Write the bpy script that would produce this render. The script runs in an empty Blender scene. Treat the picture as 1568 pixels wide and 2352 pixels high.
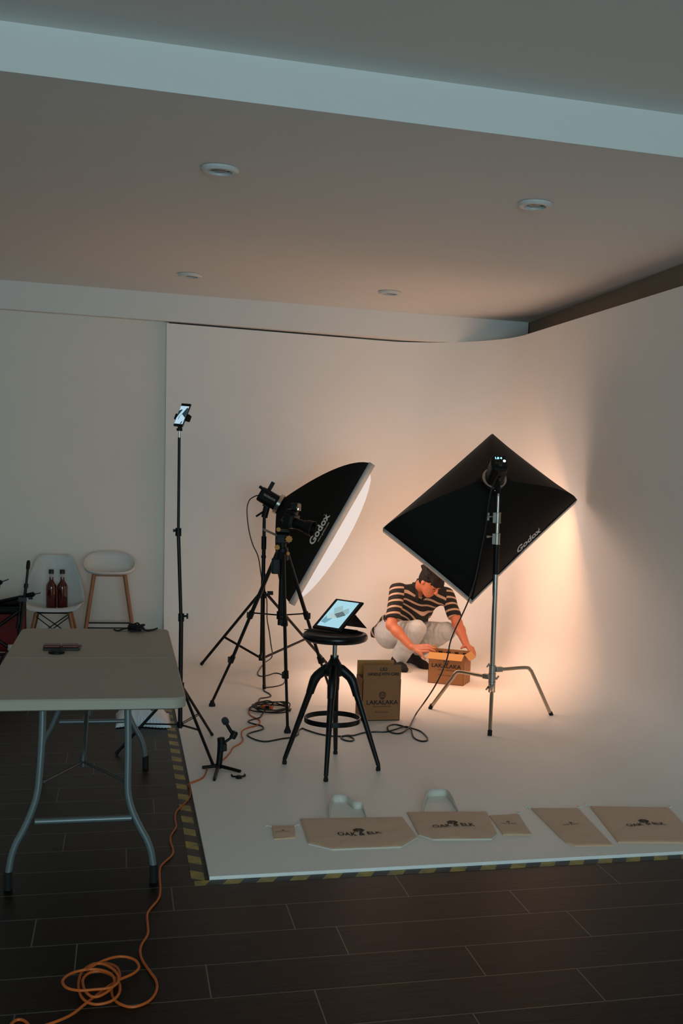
import bpy, bmesh, math, random
import numpy as np
from mathutils import Vector, Matrix, Quaternion
random.seed(7)
rng = np.random.default_rng(7)
SC = bpy.context.scene
COL = SC.collection
# ------------------------------------------------------------------ camera
# measured from the photograph's vanishing points; Z = 0 is the white cove floor, +Y runs towards the back wall
FPX, PCX, PCY, CAMH = 2518.07, 953.88, 1436.75, 1.63
RC = np.array([[0.96612567, -0.25466916, 0.04177101],
               [-0.00479826, 0.14410391, 0.98955093],
               [-0.25802747, -0.95623098, 0.13800051]])
cam_d = bpy.data.cameras.new('camera')
cam = bpy.data.objects.new('camera', cam_d); COL.objects.link(cam)
cam_d.sensor_fit = 'AUTO'; cam_d.sensor_width = 36.0
cam_d.lens = FPX * 36.0 / 2352.0
cam_d.shift_x = (784 - PCX) / 2352.0
cam_d.shift_y = (PCY - 1176) / 2352.0
cam_d.clip_start = 0.05; cam_d.clip_end = 60
_m = Matrix([[RC[j][i] for j in range(3)] for i in range(3)]).to_4x4()
_m.translation = (0, 0, CAMH)
cam.matrix_world = _m
SC.camera = cam
# ------------------------------------------------------------------ exposure, world, light
SC.view_settings.view_transform = 'Standard'
SC.view_settings.look = 'None'
SC.view_settings.exposure = 0.30
SC.view_settings.gamma = 1.0
SC.view_settings.use_curve_mapping = False
SC.cycles.use_denoising = True
SC.cycles.max_bounces = 10
SC.cycles.diffuse_bounces = 6
SC.cycles.sample_clamp_indirect = 4.0
world = bpy.data.worlds.new('world'); SC.world = world
world.use_nodes = True
world.node_tree.nodes['Background'].inputs[0].default_value = (0.42, 0.62, 0.72, 1)
world.node_tree.nodes['Background'].inputs[1].default_value = 0.05

def area(name, loc, direction, up, sx, sy, power, color, spread=180):
    l = bpy.data.lights.new(name, 'AREA'); l.shape = 'RECTANGLE'
    l.size = sx; l.size_y = sy; l.energy = power; l.color = color
    l.spread = math.radians(spread)
    o = bpy.data.objects.new(name, l); COL.objects.link(o)
    z = -Vector(direction).normalized(); y = Vector(up); y = (y - z * y.dot(z)).normalized(); x = y.cross(z)
    m = Matrix((x, y, z)).transposed().to_4x4(); m.translation = loc
    o.matrix_world = m
    return o
WARM = (1.0, 0.65, 0.50)          # left lamp
AMBER = (1.0, 0.50, 0.24)         # right lamp, warmer
COOL = (0.62, 0.93, 1.06)
DAY_POWER, BOX_A_POWER, BOX_B_POWER = 162.0, 10.3, 10.6
# daylight: tall window in the wall behind the photographer
area('window_daylight', (0.6, -3.85, 1.45), (0, 1, 0.0), (0, 0, 1), 3.6, 2.1, DAY_POWER, COOL)
# the two softboxes (frames measured from the photograph): C face centre, N aim, V long side, U short side
SA = dict(C=Vector((1.571, 8.467, 1.125)), N=Vector((0.864, -0.185, -0.468)).normalized(), V=Vector((0.472, -0.026, 0.881)), D=0.45, K=1.0)
SB = dict(C=Vector((2.420, 7.315, 1.356)), N=Vector((0.087, 0.792, -0.605)).normalized(), V=Vector((-0.74, -0.355, -0.571)), D=0.40, K=0.992)
for s in (SA, SB):
    s['V'] = (s['V'] - s['N'] * s['V'].dot(s['N'])).normalized(); s['U'] = s['V'].cross(s['N'])
area('softbox_light', SA['C'] + SA['N'] * 0.145, SA['N'], SA['V'], 0.74, 1.12, BOX_A_POWER, WARM, 178)
area('softbox_light', SB['C'] + SB['N'] * 0.145, SB['N'], SB['V'], 0.74, 1.12, BOX_B_POWER, AMBER, 175)

# ------------------------------------------------------------------ pixel -> place helpers (photo pixels)
def _ray(px, py):
    return RC.T @ np.array([(px - PCX) / FPX, -(py - PCY) / FPX, -1.0])
def P(px, py, z=0.0):                 # the place at height z seen at that pixel
    w = _ray(px, py); return Vector(np.array([0, 0, CAMH]) + w * ((z - CAMH) / w[2]))
def Q(px, py, y):                     # the place at depth y seen at that pixel
    w = _ray(px, py); return Vector(np.array([0, 0, CAMH]) + w * (y / w[1]))
FL = -0.015                           # height of the dark plank floor

# ------------------------------------------------------------------ materials
def rgb(h):
    h = h.lstrip('#'); c = [int(h[i:i + 2], 16) / 255 for i in (0, 2, 4)]
    return tuple(x / 12.92 if x <= 0.04045 else ((x + 0.055) / 1.055) ** 2.4 for x in c) + (1,)
MATS = {}
def mat(name, color, rough=0.6, metal=0.0, emit=None, estr=1.0, noise=0.0, nscale=40.0, bump=0.0, bscale=120.0, trans=0.0, spec=0.5, coat=0.0, sheen=0.0):
    if name in MATS: return MATS[name]
    m = bpy.data.materials.new(name); m.use_nodes = True; MATS[name] = m
    nt = m.node_tree; b = nt.nodes['Principled BSDF']
    c = rgb(color) if isinstance(color, str) else tuple(color) + (1,)
    b.inputs['Base Color'].default_value = c
    b.inputs['Roughness'].default_value = rough; b.inputs['Metallic'].default_value = metal
    b.inputs['Specular IOR Level'].default_value = spec
    if trans: b.inputs['Transmission Weight'].default_value = trans
    if coat: b.inputs['Coat Weight'].default_value = coat
    if sheen: b.inputs['Sheen Weight'].default_value = sheen
    if emit is not None:
        b.inputs['Emission Color'].default_value = rgb(emit) if isinstance(emit, str) else tuple(emit) + (1,)
        b.inputs['Emission Strength'].default_value = estr
    tc = nt.nodes.new('ShaderNodeTexCoord')
    if noise:
        n = nt.nodes.new('ShaderNodeTexNoise'); n.inputs['Scale'].default_value = nscale; n.inputs['Detail'].default_value = 5
        nt.links.new(tc.outputs['Object'], n.inputs['Vector'])
        mx = nt.nodes.new('ShaderNodeMix'); mx.data_type = 'RGBA'
        mx.inputs[6].default_value = tuple(max(0, x * (1 - noise)) for x in c[:3]) + (1,)
        mx.inputs[7].default_value = tuple(min(1, x * (1 + noise)) for x in c[:3]) + (1,)
        nt.links.new(n.outputs['Fac'], mx.inputs[0]); nt.links.new(mx.outputs[2], b.inputs['Base Color'])
    if bump:
        n2 = nt.nodes.new('ShaderNodeTexNoise'); n2.inputs['Scale'].default_value = bscale; n2.inputs['Detail'].default_value = 4
        nt.links.new(tc.outputs['Object'], n2.inputs['Vector'])
        bp = nt.nodes.new('ShaderNodeBump'); bp.inputs['Strength'].default_value = bump; bp.inputs['Distance'].default_value = 0.01
        nt.links.new(n2.outputs['Fac'], bp.inputs['Height']); nt.links.new(bp.outputs['Normal'], b.inputs['Normal'])
    return m

# ------------------------------------------------------------------ mesh helpers
def basis(d):
    d = Vector(d).normalized(); a = Vector((0, 0, 1)) if abs(d.z) < 0.9 else Vector((1, 0, 0))
    x = a.cross(d).normalized(); return x, d.cross(x), d
def spline(pts, n=8, closed=False):
    pts = [Vector(p) for p in pts]; out = []; k = len(pts)
    segs = k if closed else k - 1
    for i in range(segs):
        if closed: a, b, c, d = (pts[(i + j - 1) % k] for j in range(4))
        else: a, b, c, d = pts[max(i - 1, 0)], pts[i], pts[i + 1], pts[min(i + 2, k - 1)]
        for j in range(n):
            t = j / n; t2 = t * t; t3 = t2 * t
            out.append(0.5 * ((2 * b) + (c - a) * t + (2 * a - 5 * b + 4 * c - d) * t2 + (3 * b - 3 * c + d - a) * t3))
    if not closed: out.append(pts[-1])
    return out
class MB:
    def __init__(self): self.v = []; self.f = []
    def add(self, vs, fs):
        o = len(self.v); self.v += [Vector(v) for v in vs]; self.f += [[i + o for i in f] for f in fs]; return self
    def box(self, c, s, R=None):
        c = Vector(c); h = Vector(s) / 2; vs = []
        for z in (-1, 1):
            for y in (-1, 1):
                for x in (-1, 1):
                    p = Vector((x * h.x, y * h.y, z * h.z)); vs.append(c + (R @ p if R is not None else p))
        return self.add(vs, [(0, 2, 3, 1), (4, 5, 7, 6), (0, 1, 5, 4), (2, 6, 7, 3), (0, 4, 6, 2), (1, 3, 7, 5)])
    def cyl(self, a, b, r, r2=None, n=16):
        return self.tube([a, b], r, n=n, rs=[r, r if r2 is None else r2])
    def tube(self, pts, r, n=10, rs=None, closed=False, flat=None):
        pts = [Vector(p) for p in pts]; k = len(pts); o = len(self.v); ref = None
        for i, p in enumerate(pts):
            if closed: t = pts[(i + 1) % k] - pts[i - 1]
            else: t = pts[min(i + 1, k - 1)] - pts[max(i - 1, 0)]
            if t.length < 1e-9: t = Vector((0, 0, 1))
            t.normalize()
            if ref is None: x, y, _ = basis(t)
            else:
                x = ref - t * ref.dot(t)
                x = x.normalized() if x.length > 1e-6 else basis(t)[0]
                y = t.cross(x)
            ref = x; rr = rs[i] if rs else r
            for j in range(n):
                a = 2 * math.pi * j / n
                self.v.append(p + (x * math.cos(a) + y * math.sin(a)) * rr)
        m = k if closed else k - 1
        for i in range(m):
            for j in range(n):
                a = o + i * n + j; b = o + i * n + (j + 1) % n; c = o + ((i + 1) % k) * n + (j + 1) % n; d = o + ((i + 1) % k) * n + j
                self.f.append([a, b, c, d])
        if not closed:
            self.f.append([o + j for j in reversed(range(n))]); self.f.append([o + (k - 1) * n + j for j in range(n)])
        return self
    def lathe(self, prof, c=(0, 0, 0), axis=(0, 0, 1), n=32, caps=True):
        x, y, d = basis(axis); c = Vector(c); o = len(self.v); k = len(prof)
        for r, h in prof:
            for j in range(n):
                a = 2 * math.pi * j / n; self.v.append(c + d * h + (x * math.cos(a) + y * math.sin(a)) * r)
        for i in range(k - 1):
            for j in range(n):
                self.f.append([o + i * n + j, o + i * n + (j + 1) % n, o + (i + 1) * n + (j + 1) % n, o + (i + 1) * n + j])
        if caps:
            self.f.append([o + j for j in reversed(range(n))]); self.f.append([o + (k - 1) * n + j for j in range(n)])
        return self
    def grid(self, rows, wrap=False):
        o = len(self.v); h = len(rows); w = len(rows[0])
        for r in rows: self.v += [Vector(p) for p in r]
        for i in range(h - 1):
            for j in range(w if wrap else w - 1):
                self.f.append([o + i * w + j, o + i * w + (j + 1) % w, o + (i + 1) * w + (j + 1) % w, o + (i + 1) * w + j])
        return self
    def slab(self, pts, t, up=(0, 0, 1)):     # polygon thickened along up
        up = Vector(up).normalized(); n = len(pts); o = len(self.v)
        self.v += [Vector(p) for p in pts] + [Vector(p) + up * t for p in pts]
        self.f.append([o + i for i in reversed(range(n))]); self.f.append([o + n + i for i in range(n)])
        for i in range(n): self.f.append([o + i, o + (i + 1) % n, o + n + (i + 1) % n, o + n + i])
        return self
    def build(self, name, m, parent=None, base=None, smooth=True, angle=35, bevel=0.0, solid=0.0, subsurf=0, fix=True):
        off = Vector(base) if base is not None else (world_of(parent) if parent is not None else Vector((0, 0, 0)))
        me = bpy.data.meshes.new(name)
        me.from_pydata([tuple(v - off) for v in self.v], [], self.f)
        if fix:
            bm = bmesh.new(); bm.from_mesh(me); bmesh.ops.remove_doubles(bm, verts=bm.verts, dist=1e-6)
            bmesh.ops.recalc_face_normals(bm, faces=bm.faces); bm.to_mesh(me); bm.free()
        me.update()
        if smooth:
            me.polygons.foreach_set('use_smooth', [True] * len(me.polygons)); me.set_sharp_from_angle(angle=math.radians(angle))
        me.materials.append(m)
        o = bpy.data.objects.new(name, me); COL.objects.link(o)
        if parent is not None: o.parent = parent
        else: o.location = off
        if solid:
            md = o.modifiers.new('solid', 'SOLIDIFY'); md.thickness = solid; md.offset = 0
        if bevel:
            md = o.modifiers.new('bevel', 'BEVEL'); md.width = bevel; md.segments = 2; md.limit_method = 'ANGLE'; md.angle_limit = math.radians(40)
        if subsurf:
            md = o.modifiers.new('sub', 'SUBSURF'); md.levels = subsurf; md.render_levels = subsurf
        return o
def world_of(o):
    l = Vector((0, 0, 0))
    while o is not None: l += o.location; o = o.parent
    return l
def tag(o, label=None, cat=None, group=None, kind=None):
    if label: o['label'] = label
    if cat: o['category'] = cat
    if group: o['group'] = group
    if kind: o['kind'] = kind
    return o
def thing(name, label, cat, loc, group=None):
    o = bpy.data.objects.new(name, None); COL.objects.link(o); o.location = loc; o.empty_display_size = 0.1
    return tag(o, label, cat, group)
def dup(o, parent=None):
    c = o.copy(); COL.objects.link(c)
    if parent is not None: c.parent = parent
    for ch in list(o.children): dup(ch, c)
    return c
def text_mb(s, size, sx=1.0, align='CENTER', thick=0.0):
    cu = bpy.data.curves.new('t', 'FONT'); cu.body = s; cu.size = size; cu.align_x = align; cu.align_y = 'CENTER'; cu.resolution_u = 3; cu.offset = thick
    ob = bpy.data.objects.new('t', cu); COL.objects.link(ob)
    dg = bpy.context.evaluated_depsgraph_get(); me = bpy.data.meshes.new_from_object(ob.evaluated_get(dg))
    vs = [Vector((v.co.x * sx, v.co.y, 0)) for v in me.vertices]; fs = [list(p.vertices) for p in me.polygons]
    bpy.data.objects.remove(ob); bpy.data.curves.remove(cu); bpy.data.meshes.remove(me)
    return vs, fs
def put(vs, o, x, y, lift=0.0008):
    x = Vector(x).normalized(); y = Vector(y); y = (y - x * y.dot(x)).normalized(); z = x.cross(y); o = Vector(o)
    return [o + x * v.x + y * v.y + z * lift for v in vs]
# ================================================================== the room
wall_m = mat('wall_paint', '#eeebe6', 0.75, noise=0.015, nscale=6, bump=0.03, bscale=300)
cream_m = mat('cream_wall_paint', '#efe8dd', 0.75, noise=0.02, nscale=5, bump=0.03, bscale=300)
ceil_m = mat('ceiling_paint', '#ece9e4', 0.85, noise=0.012, nscale=5)
cove_m = mat('cove_paint', '#f3eee8', 0.55, noise=0.025, nscale=3, bump=0.02, bscale=220)

def plank_material():
    m = bpy.data.materials.new('plank_tile'); m.use_nodes = True; nt = m.node_tree; N = nt.nodes; L = nt.links
    b = N['Principled BSDF']; b.inputs['Roughness'].default_value = 0.42; b.inputs['Specular IOR Level'].default_value = 0.22
    def math_(op, a, c=None):
        n = N.new('ShaderNodeMath'); n.operation = op
        for i, x in enumerate((a, c)):
            if x is None: continue
            if isinstance(x, (int, float)): n.inputs[i].default_value = x
            else: L.new(x, n.inputs[i])
        return n.outputs[0]
    tc = N.new('ShaderNodeTexCoord'); sp = N.new('ShaderNodeSeparateXYZ'); L.new(tc.outputs['Object'], sp.inputs[0])
    X, Y = sp.outputs[0], sp.outputs[1]
    W, LN = 0.2355, 0.90
    yr = math_('DIVIDE', math_('SUBTRACT', Y, 3.256 - 2 * W), W)       # row 2 starts at Y = 3.256
    row = math_('FLOOR', yr); fy = math_('FRACT', yr)
    ramp = N.new('ShaderNodeValToRGB'); cr = ramp.color_ramp; cr.interpolation = 'CONSTANT'
    offs = [0.15, 0.596, 0.272, 0.755, 0.606, 0.189, 0.43, 0.02, 0.66, 0.31]
    while len(cr.elements) < 10: cr.elements.new(0.5)
    for i, o in enumerate(offs):
        cr.elements[i].position = i / 10; cr.elements[i].color = (o / LN, o / LN, o / LN, 1)
    mod = math_('DIVIDE', math_('ADD', math_('FLOORED_MODULO', row, 10.0), 0.5), 10.0)
    L.new(mod, ramp.inputs[0])
    xs = math_('SUBTRACT', math_('DIVIDE', X, LN), ramp.outputs[0]); col = math_('FLOOR', xs); fx = math_('FRACT', xs)
    g = 0.0022
    def edge(f, size):
        d = math_('MINIMUM', f, math_('SUBTRACT', 1.0, f)); return math_('LESS_THAN', d, g / size)
    grout = math_('MAXIMUM', edge(fy, W), edge(fx, LN))
    wn = N.new('ShaderNodeTexWhiteNoise'); wn.noise_dimensions = '2D'
    cv = N.new('ShaderNodeCombineXYZ'); L.new(row, cv.inputs[0]); L.new(col, cv.inputs[1]); L.new(cv.outputs[0], wn.inputs['Vector'])
    mp = N.new('ShaderNodeMapping'); mp.inputs['Scale'].default_value = (2.2, 34, 1); L.new(tc.outputs['Object'], mp.inputs['Vector'])
    gr = N.new('ShaderNodeTexNoise'); gr.inputs['Scale'].default_value = 1.0; gr.inputs['Detail'].default_value = 7; gr.inputs['Roughness'].default_value = 0.65
    L.new(mp.outputs[0], gr.inputs['Vector'])
    fac = math_('ADD', math_('MULTIPLY', wn.outputs['Value'], 0.45), math_('MULTIPLY', gr.outputs['Fac'], 0.55))
    woodr = N.new('ShaderNodeValToRGB'); woodr.color_ramp.elements[0].color = rgb('#0d0805'); woodr.color_ramp.elements[1].color = rgb('#22150c')
    woodr.color_ramp.elements[0].position = 0.2; woodr.color_ramp.elements[1].position = 0.85
    L.new(fac, woodr.inputs[0])
    mx = N.new('ShaderNodeMix'); mx.data_type = 'RGBA'; L.new(grout, mx.inputs[0]); L.new(woodr.outputs[0], mx.inputs[6]); mx.inputs[7].default_value = rgb('#6a6258')
    L.new(mx.outputs[2], b.inputs['Base Color'])
    bp = N.new('ShaderNodeBump'); bp.inputs['Strength'].default_value = 0.25; bp.inputs['Distance'].default_value = 0.004
    L.new(math_('SUBTRACT', gr.outputs['Fac'], math_('MULTIPLY', grout, 0.8)), bp.inputs['Height']); L.new(bp.outputs[0], b.inputs['Normal'])
    return m
def struct(o): o['kind'] = 'structure'; return o
XL, XR, YF, YB = -4.2, 3.45, -4.0, 9.60
struct(MB().box(((XL + 4.4) / 2, (YF + 10) / 2, FL - 0.05), (4.4 - XL, 10 - YF, 0.1)).build('floor', plank_material(), smooth=False))
struct(MB().box(((XL + 4.2) / 2, 7.3, 3.0 + 0.15), (4.2 - XL, 2 * (7.3 - 4.444), 0.30)).build('ceiling', ceil_m, smooth=False))
struct(MB().box(((XL + 4.2) / 2, (YF + 4.6) / 2, 3.17 + 0.15), (4.2 - XL, 4.6 - YF, 0.30)).build('ceiling_front', ceil_m, smooth=False))
struct(MB().box(((XL + 0.36) / 2, YB + 0.1, 1.40), (0.36 - XL, 0.2, 3.0)).box(((0.36 + 4.2) / 2, YB + 0.25, 1.40), (4.2 - 0.36, 0.2, 3.0)).build('wall_back', cream_m, smooth=False))
struct(MB().box((XL - 0.1, (YF + 10) / 2, 1.5), (0.2, 10 - YF, 3.6)).build('wall_left', wall_m, smooth=False))
# right building wall, slightly out of square, dark band above the cove; shade put into its colour
a, b = Vector((3.30, 4.25, FL)), Vector((3.51, 9.75, FL)); d = (b - a); n_ = Vector((d.y, -d.x, 0)).normalized() * 0.2
struct(MB().slab([a - d * 1.6, b, b + n_, a - d * 1.6 + n_], 3.3).build('wall_right', mat('shaded_wall_brown', '#8c7a66', 0.8, noise=0.03, nscale=5), smooth=False))
# wall behind the photographer, with the tall window the daylight comes through
wf = MB()
wf.box((-2.7, YF - 0.1, 1.5), (3.0, 0.2, 3.6)).box((3.3, YF - 0.1, 1.5), (1.8, 0.2, 3.6)).box((0.6, YF - 0.1, 0.15), (3.6, 0.2, 0.5)).box((0.6, YF - 0.1, 2.95), (3.6, 0.2, 0.9))
struct(wf.build('wall_front', wall_m, smooth=False))
# soffit along the back wall
struct(MB().box(((XL + 3.49) / 2, 9.63, 2.89), (3.49 - XL, 0.26, 0.22)).build('trim_1', ceil_m, smooth=False))
# white infinity cove: raised floor, floor-to-wall curve, back wall, round corner and right wall
X0, Y0 = 0.34, 4.25
plan = [Vector((x, y, 0)) for x, y in ((0.34, 9.53), (0.7, 9.554), (1.1, 9.58), (1.6, 9.613), (2.0, 9.639), (2.25, 9.655))]
corner = [(2.25, 9.655), (2.55, 9.625), (2.82, 9.50), (3.01, 9.32), (3.13, 9.10), (3.185, 8.85), (3.19, 8.6)]
plan = plan[:-1] + [Vector(p) for p in spline([(x, y, 0) for x, y in [(2.0, 9.639)] + corner + [(3.19, 8.2)]], 6)[6:-6]]
plan += [Vector((3.19, y, 0)) for y in (8.0, 7.2, 6.4, 5.6, 4.8, 4.25)]
RCOVE = 0.42
nor = []
for i, p in enumerate(plan):
    t = (plan[min(i + 1, len(plan) - 1)] - plan[max(i - 1, 0)]).normalized(); nor.append(Vector((t.y, -t.x, 0)))
nor[0] = Vector((0, -1, 0)); nor[-1] = Vector((-1, 0, 0))
rows = []
for p, n in zip(plan, nor):
    r = []
    for k in range(13):
        th = math.pi / 2 * k / 12; r.append(p + n * RCOVE * (1 - math.sin(th)) + Vector((0, 0, RCOVE * (1 - math.cos(th)))))
    ztop = 2.765 + 0.025 * max(0, min(1, (p.x - 2.3) / 0.8))
    for z in (0.8, 1.3, 1.8, 2.3, ztop): r.append(p + Vector((0, 0, z)))
    rows.append(r)
cw = MB().grid(rows)
o_ = len(cw.v)                                    # top edge and the left end of the panel
top = [r[-1] for r in rows]
cw.grid([top, [p - n * 0.03 for p, n in zip(top, nor)]])
cw.grid([rows[0], [v + Vector((0, 0.08, 0)) for v in rows[0]]])
e_ = rows[-1][:13]
cw.add([Vector((3.19, Y0, FL))] + [Vector((p.x, p.y, p.z)) for p in e_], [list(range(14))])
struct(cw.build('wall_cove', cove_m, angle=60))
inner = [r[0] for r in rows]
fl = MB()
poly = [Vector((X0, Y0, 0))] + [v.copy() for v in inner] 
fl.add(poly, [list(range(len(poly)))])
fl.add([(X0, Y0, 0), (3.19, Y0, 0), (3.19, Y0, FL), (X0, Y0, FL)], [(0, 1, 2, 3)])
fl.add([(X0, Y0, 0), (X0, Y0, FL), (X0, 9.3, FL), (X0, 9.3, 0)], [(0, 1, 2, 3)])
struct(fl.build('floor_cove', cove_m, smooth=False))

# hazard tape on the dark floor along the two open edges of the cove floor
def tape_material(axis):
    m = bpy.data.materials.new('hazard_tape'); m.use_nodes = True; nt = m.node_tree; N = nt.nodes; L = nt.links; b = N['Principled BSDF']
    b.inputs['Roughness'].default_value = 0.45
    tc = N.new('ShaderNodeTexCoord'); sp = N.new('ShaderNodeSeparateXYZ'); L.new(tc.outputs['Object'], sp.inputs[0])
    a = N.new('ShaderNodeMath'); a.operation = 'ADD' if axis == 'x' else 'SUBTRACT'
    s1 = N.new('ShaderNodeMath'); s1.operation = 'MULTIPLY'; s1.inputs[1].default_value = -0.55 if axis == 'x' else -0.7
    if axis == 'x': L.new(sp.outputs[0], a.inputs[0]); L.new(sp.outputs[1], s1.inputs[0])
    else: L.new(sp.outputs[1], a.inputs[0]); L.new(sp.outputs[0], s1.inputs[0])
    L.new(s1.outputs[0], a.inputs[1])
    f = N.new('ShaderNodeMath'); f.operation = 'DIVIDE'; L.new(a.outputs[0], f.inputs[0]); f.inputs[1].default_value = 0.134 if axis == 'x' else 0.18
    fr = N.new('ShaderNodeMath'); fr.operation = 'FRACT'; L.new(f.outputs[0], fr.inputs[0])
    lt = N.new('ShaderNodeMath'); lt.operation = 'LESS_THAN'; L.new(fr.outputs[0], lt.inputs[0]); lt.inputs[1].default_value = 0.5
    n = N.new('ShaderNodeTexNoise'); n.inputs['Scale'].default_value = 14; n.inputs['Detail'].default_value = 6; L.new(tc.outputs['Object'], n.inputs['Vector'])
    r = N.new('ShaderNodeValToRGB'); r.color_ramp.elements[0].position = 0.42; r.color_ramp.elements[0].color = rgb('#a88f28'); r.color_ramp.elements[1].position = 0.7; r.color_ramp.elements[1].color = rgb('#6a6144'); L.new(n.outputs['Fac'], r.inputs[0])
    mx = N.new('ShaderNodeMix'); mx.data_type = 'RGBA'; L.new(lt.outputs[0], mx.inputs[0]); mx.inputs[6].default_value = rgb('#0f0f0d'); L.new(r.outputs[0], mx.inputs[7]); L.new(mx.outputs[2], b.inputs['Base Color'])
    return m
tag(MB().box((1.74, 4.222, FL + 0.0006), (2.92, 0.048, 0.0012)).build('hazard_tape', tape_material('x'), base=(1.74, 4.222, FL)), 'yellow and black hazard tape along the front edge of the white floor', 'tape', 'hazard tape around the white floor')
tag(MB().box((0.296, 6.6, FL + 0.0006), (0.052, 4.70, 0.0012)).build('hazard_tape', tape_material('y'), base=(0.296, 6.6, FL)), 'worn hazard tape strip along the left side of the white floor, beside the table', 'tape', 'hazard tape around the white floor')

# recessed ceiling lights (switched off)
dl_m = mat('downlight_white', '#dcdcd8', 0.4); dl_g = mat('downlight_lamp', '#6d7272', 0.25, metal=0.3); dl_k = mat('downlight_dark', '#232524', 0.5)
def downlight(loc, label):
    t = thing('ceiling_light', label, 'ceiling light', loc, 'recessed ceiling lights')
    return t
spots = [((0.43, 5.44, 3.0), 'round recessed ceiling light nearest the beam, on the left'), ((2.0, 5.44, 3.0), 'round recessed ceiling light at the right, above the tilted black softbox'),
         ((0.465, 8.48, 3.0), 'small recessed ceiling light far left, near the back soffit above the phone'), ((1.975, 8.49, 3.0), 'small recessed ceiling light near the back soffit, the right one')]
first = None
for loc, lab in spots:
    if first is None:
        first = downlight(loc, lab)
        MB().lathe([(0.062, -0.002), (0.088, -0.002), (0.088, -0.010), (0.080, -0.020), (0.066, -0.022), (0.056, -0.019), (0.053, -0.004)], loc, n=40, caps=False).build('trim_ring', dl_m, first)
        MB().lathe([(0.0, -0.0035), (0.056, -0.0035), (0.056, -0.0015), (0.0, -0.0015)], loc, n=32, caps=False).build('recess', dl_k, first)
        MB().lathe([(0.0, -0.013), (0.026, -0.013), (0.038, -0.007), (0.040, -0.0036), (0, -0.0036)], Vector(loc) + Vector((0.0, 0.004, 0)), n=28, caps=False).build('lamp', dl_g, first)
    else:
        c = dup(first); c.location = loc; c['label'] = lab
# ================================================================== studio gear
black_m = mat('black_metal', '#060606', 0.4, spec=0.35, noise=0.2, nscale=30)
blackp_m = mat('black_plastic', '#050505', 0.5, spec=0.3, noise=0.15, nscale=60)
rubber_m = mat('black_rubber', '#080808', 0.8, noise=0.1, nscale=80)
fabric_m = mat('black_nylon', '#090705', 0.65, spec=0.25, noise=0.25, nscale=300, bump=0.05, bscale=500)
rim_m = mat('grey_binding', '#b4b3b0', 0.5, noise=0.25, nscale=25)
chrome_m = mat('chrome_steel', '#b9b5ae', 0.22, metal=1.0, noise=0.05, nscale=20)
steel_m = mat('brushed_steel', '#a9a59c', 0.38, metal=1.0, noise=0.08, nscale=40)
print_m = mat('white_print', '#c9c7c2', 0.6, noise=0.05)
diff_m = mat('white_diffuser', '#8c8c8c', 0.8, emit=(0.56, 0.56, 0.56), estr=0.72, noise=0.02)

def softbox(S, label, textpos, textv, base):
    C, N, V, U, D = S['C'], S['N'], S['V'], S['U'], S['D']
    w0, w1u, w1v = 0.075, 0.40 * S['K'], 0.60 * S['K']
    ring = C - N * D
    t = thing('softbox', label, 'softbox', ring)
    def prof(s): return 1 - (1 - s) ** 1.65
    def panel(side, s, q):                 # side 0:+U 1:+V 2:-U 3:-V ; s ring->rim ; q -1..1
        g = prof(s); hu = w0 * 0.8 + (w1u - w0 * 0.8) * g; hv = w0 * 0.8 + (w1v - w0 * 0.8) * g
        sag = 1 - 0.035 * (1 - q * q) * math.sin(s * math.pi) - 0.012 * (1 - q * q) * s
        if side == 0: a, b = hu * sag, hv * q
        elif side == 1: a, b = hu * -q, hv * sag
        elif side == 2: a, b = -hu * sag, hv * -q
        else: a, b = hu * q, -hv * sag
        return ring + N * (D * s) + U * a + V * b
    sh = MB()
    for k in range(4):
        sh.grid([[panel(k, i / 16, -1 + 2 * j / 12) for j in range(13)] for i in range(17)])
    sh.build('shell', fabric_m, t, angle=25, solid=0.004)
    rb = MB()
    for k in range(4):
        rb.grid([[panel(k, 1.0, -1 + 2 * j / 12) + N * z + (panel(k, 1.0, 0) - (ring + N * D)).normalized() * o for j in range(13)] for z, o in ((-0.022, 0.003), (0.0, 0.004), (0.028, 0.001))])
    rb.build('rim_binding', rim_m, t, angle=25, solid=0.003)
    df = []
    for i in range(17):
        b = -1 + i / 8
        df.append([C + U * (a_ * 0.985 * w1u) + V * (b * 0.985 * w1v) + N * (0.004 + 0.125 * (1 - a_ * a_) * (1 - b * b) ** 0.55) for a_ in [-1 + j / 6 for j in range(13)]])
    MB().grid(df).build('diffuser', diff_m, t, angle=60)
    # lettering follows the panel cloth
    side, s0, q0 = textpos; sg = textv
    def onp(x, y):
        L = 0.55
        s = s0 - y / (D * 1.45); q = q0 + sg * x / w1v if side in (0, 2) else q0
        qq = q if side == 0 else -q
        p = panel(side, s, qq); p1 = panel(side, s, qq + 0.01) - p; p2 = panel(side, s + 0.01, qq) - p
        nn = p1.cross(p2).normalized(); out = (p - (ring + N * (D * s))).normalized()
        if nn.dot(out) < 0: nn = -nn
        return p + nn * 0.0045
    for s_, size, dy, dx in (('Godox', 0.088, 0.0, 0.0), ('www.godox.com', 0.023, -0.052, 0.0), ('o', 0.02, 0.03, 0.125)):
        vs, fs = text_mb(s_, size, 1.08, thick=0.0025 if size > 0.05 else 0)
        m = MB(); m.add([onp(v.x + dx, v.y + dy) for v in vs], fs); m.build('lettering', print_m, t, smooth=False, fix=False)
    return t, ring
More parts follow.
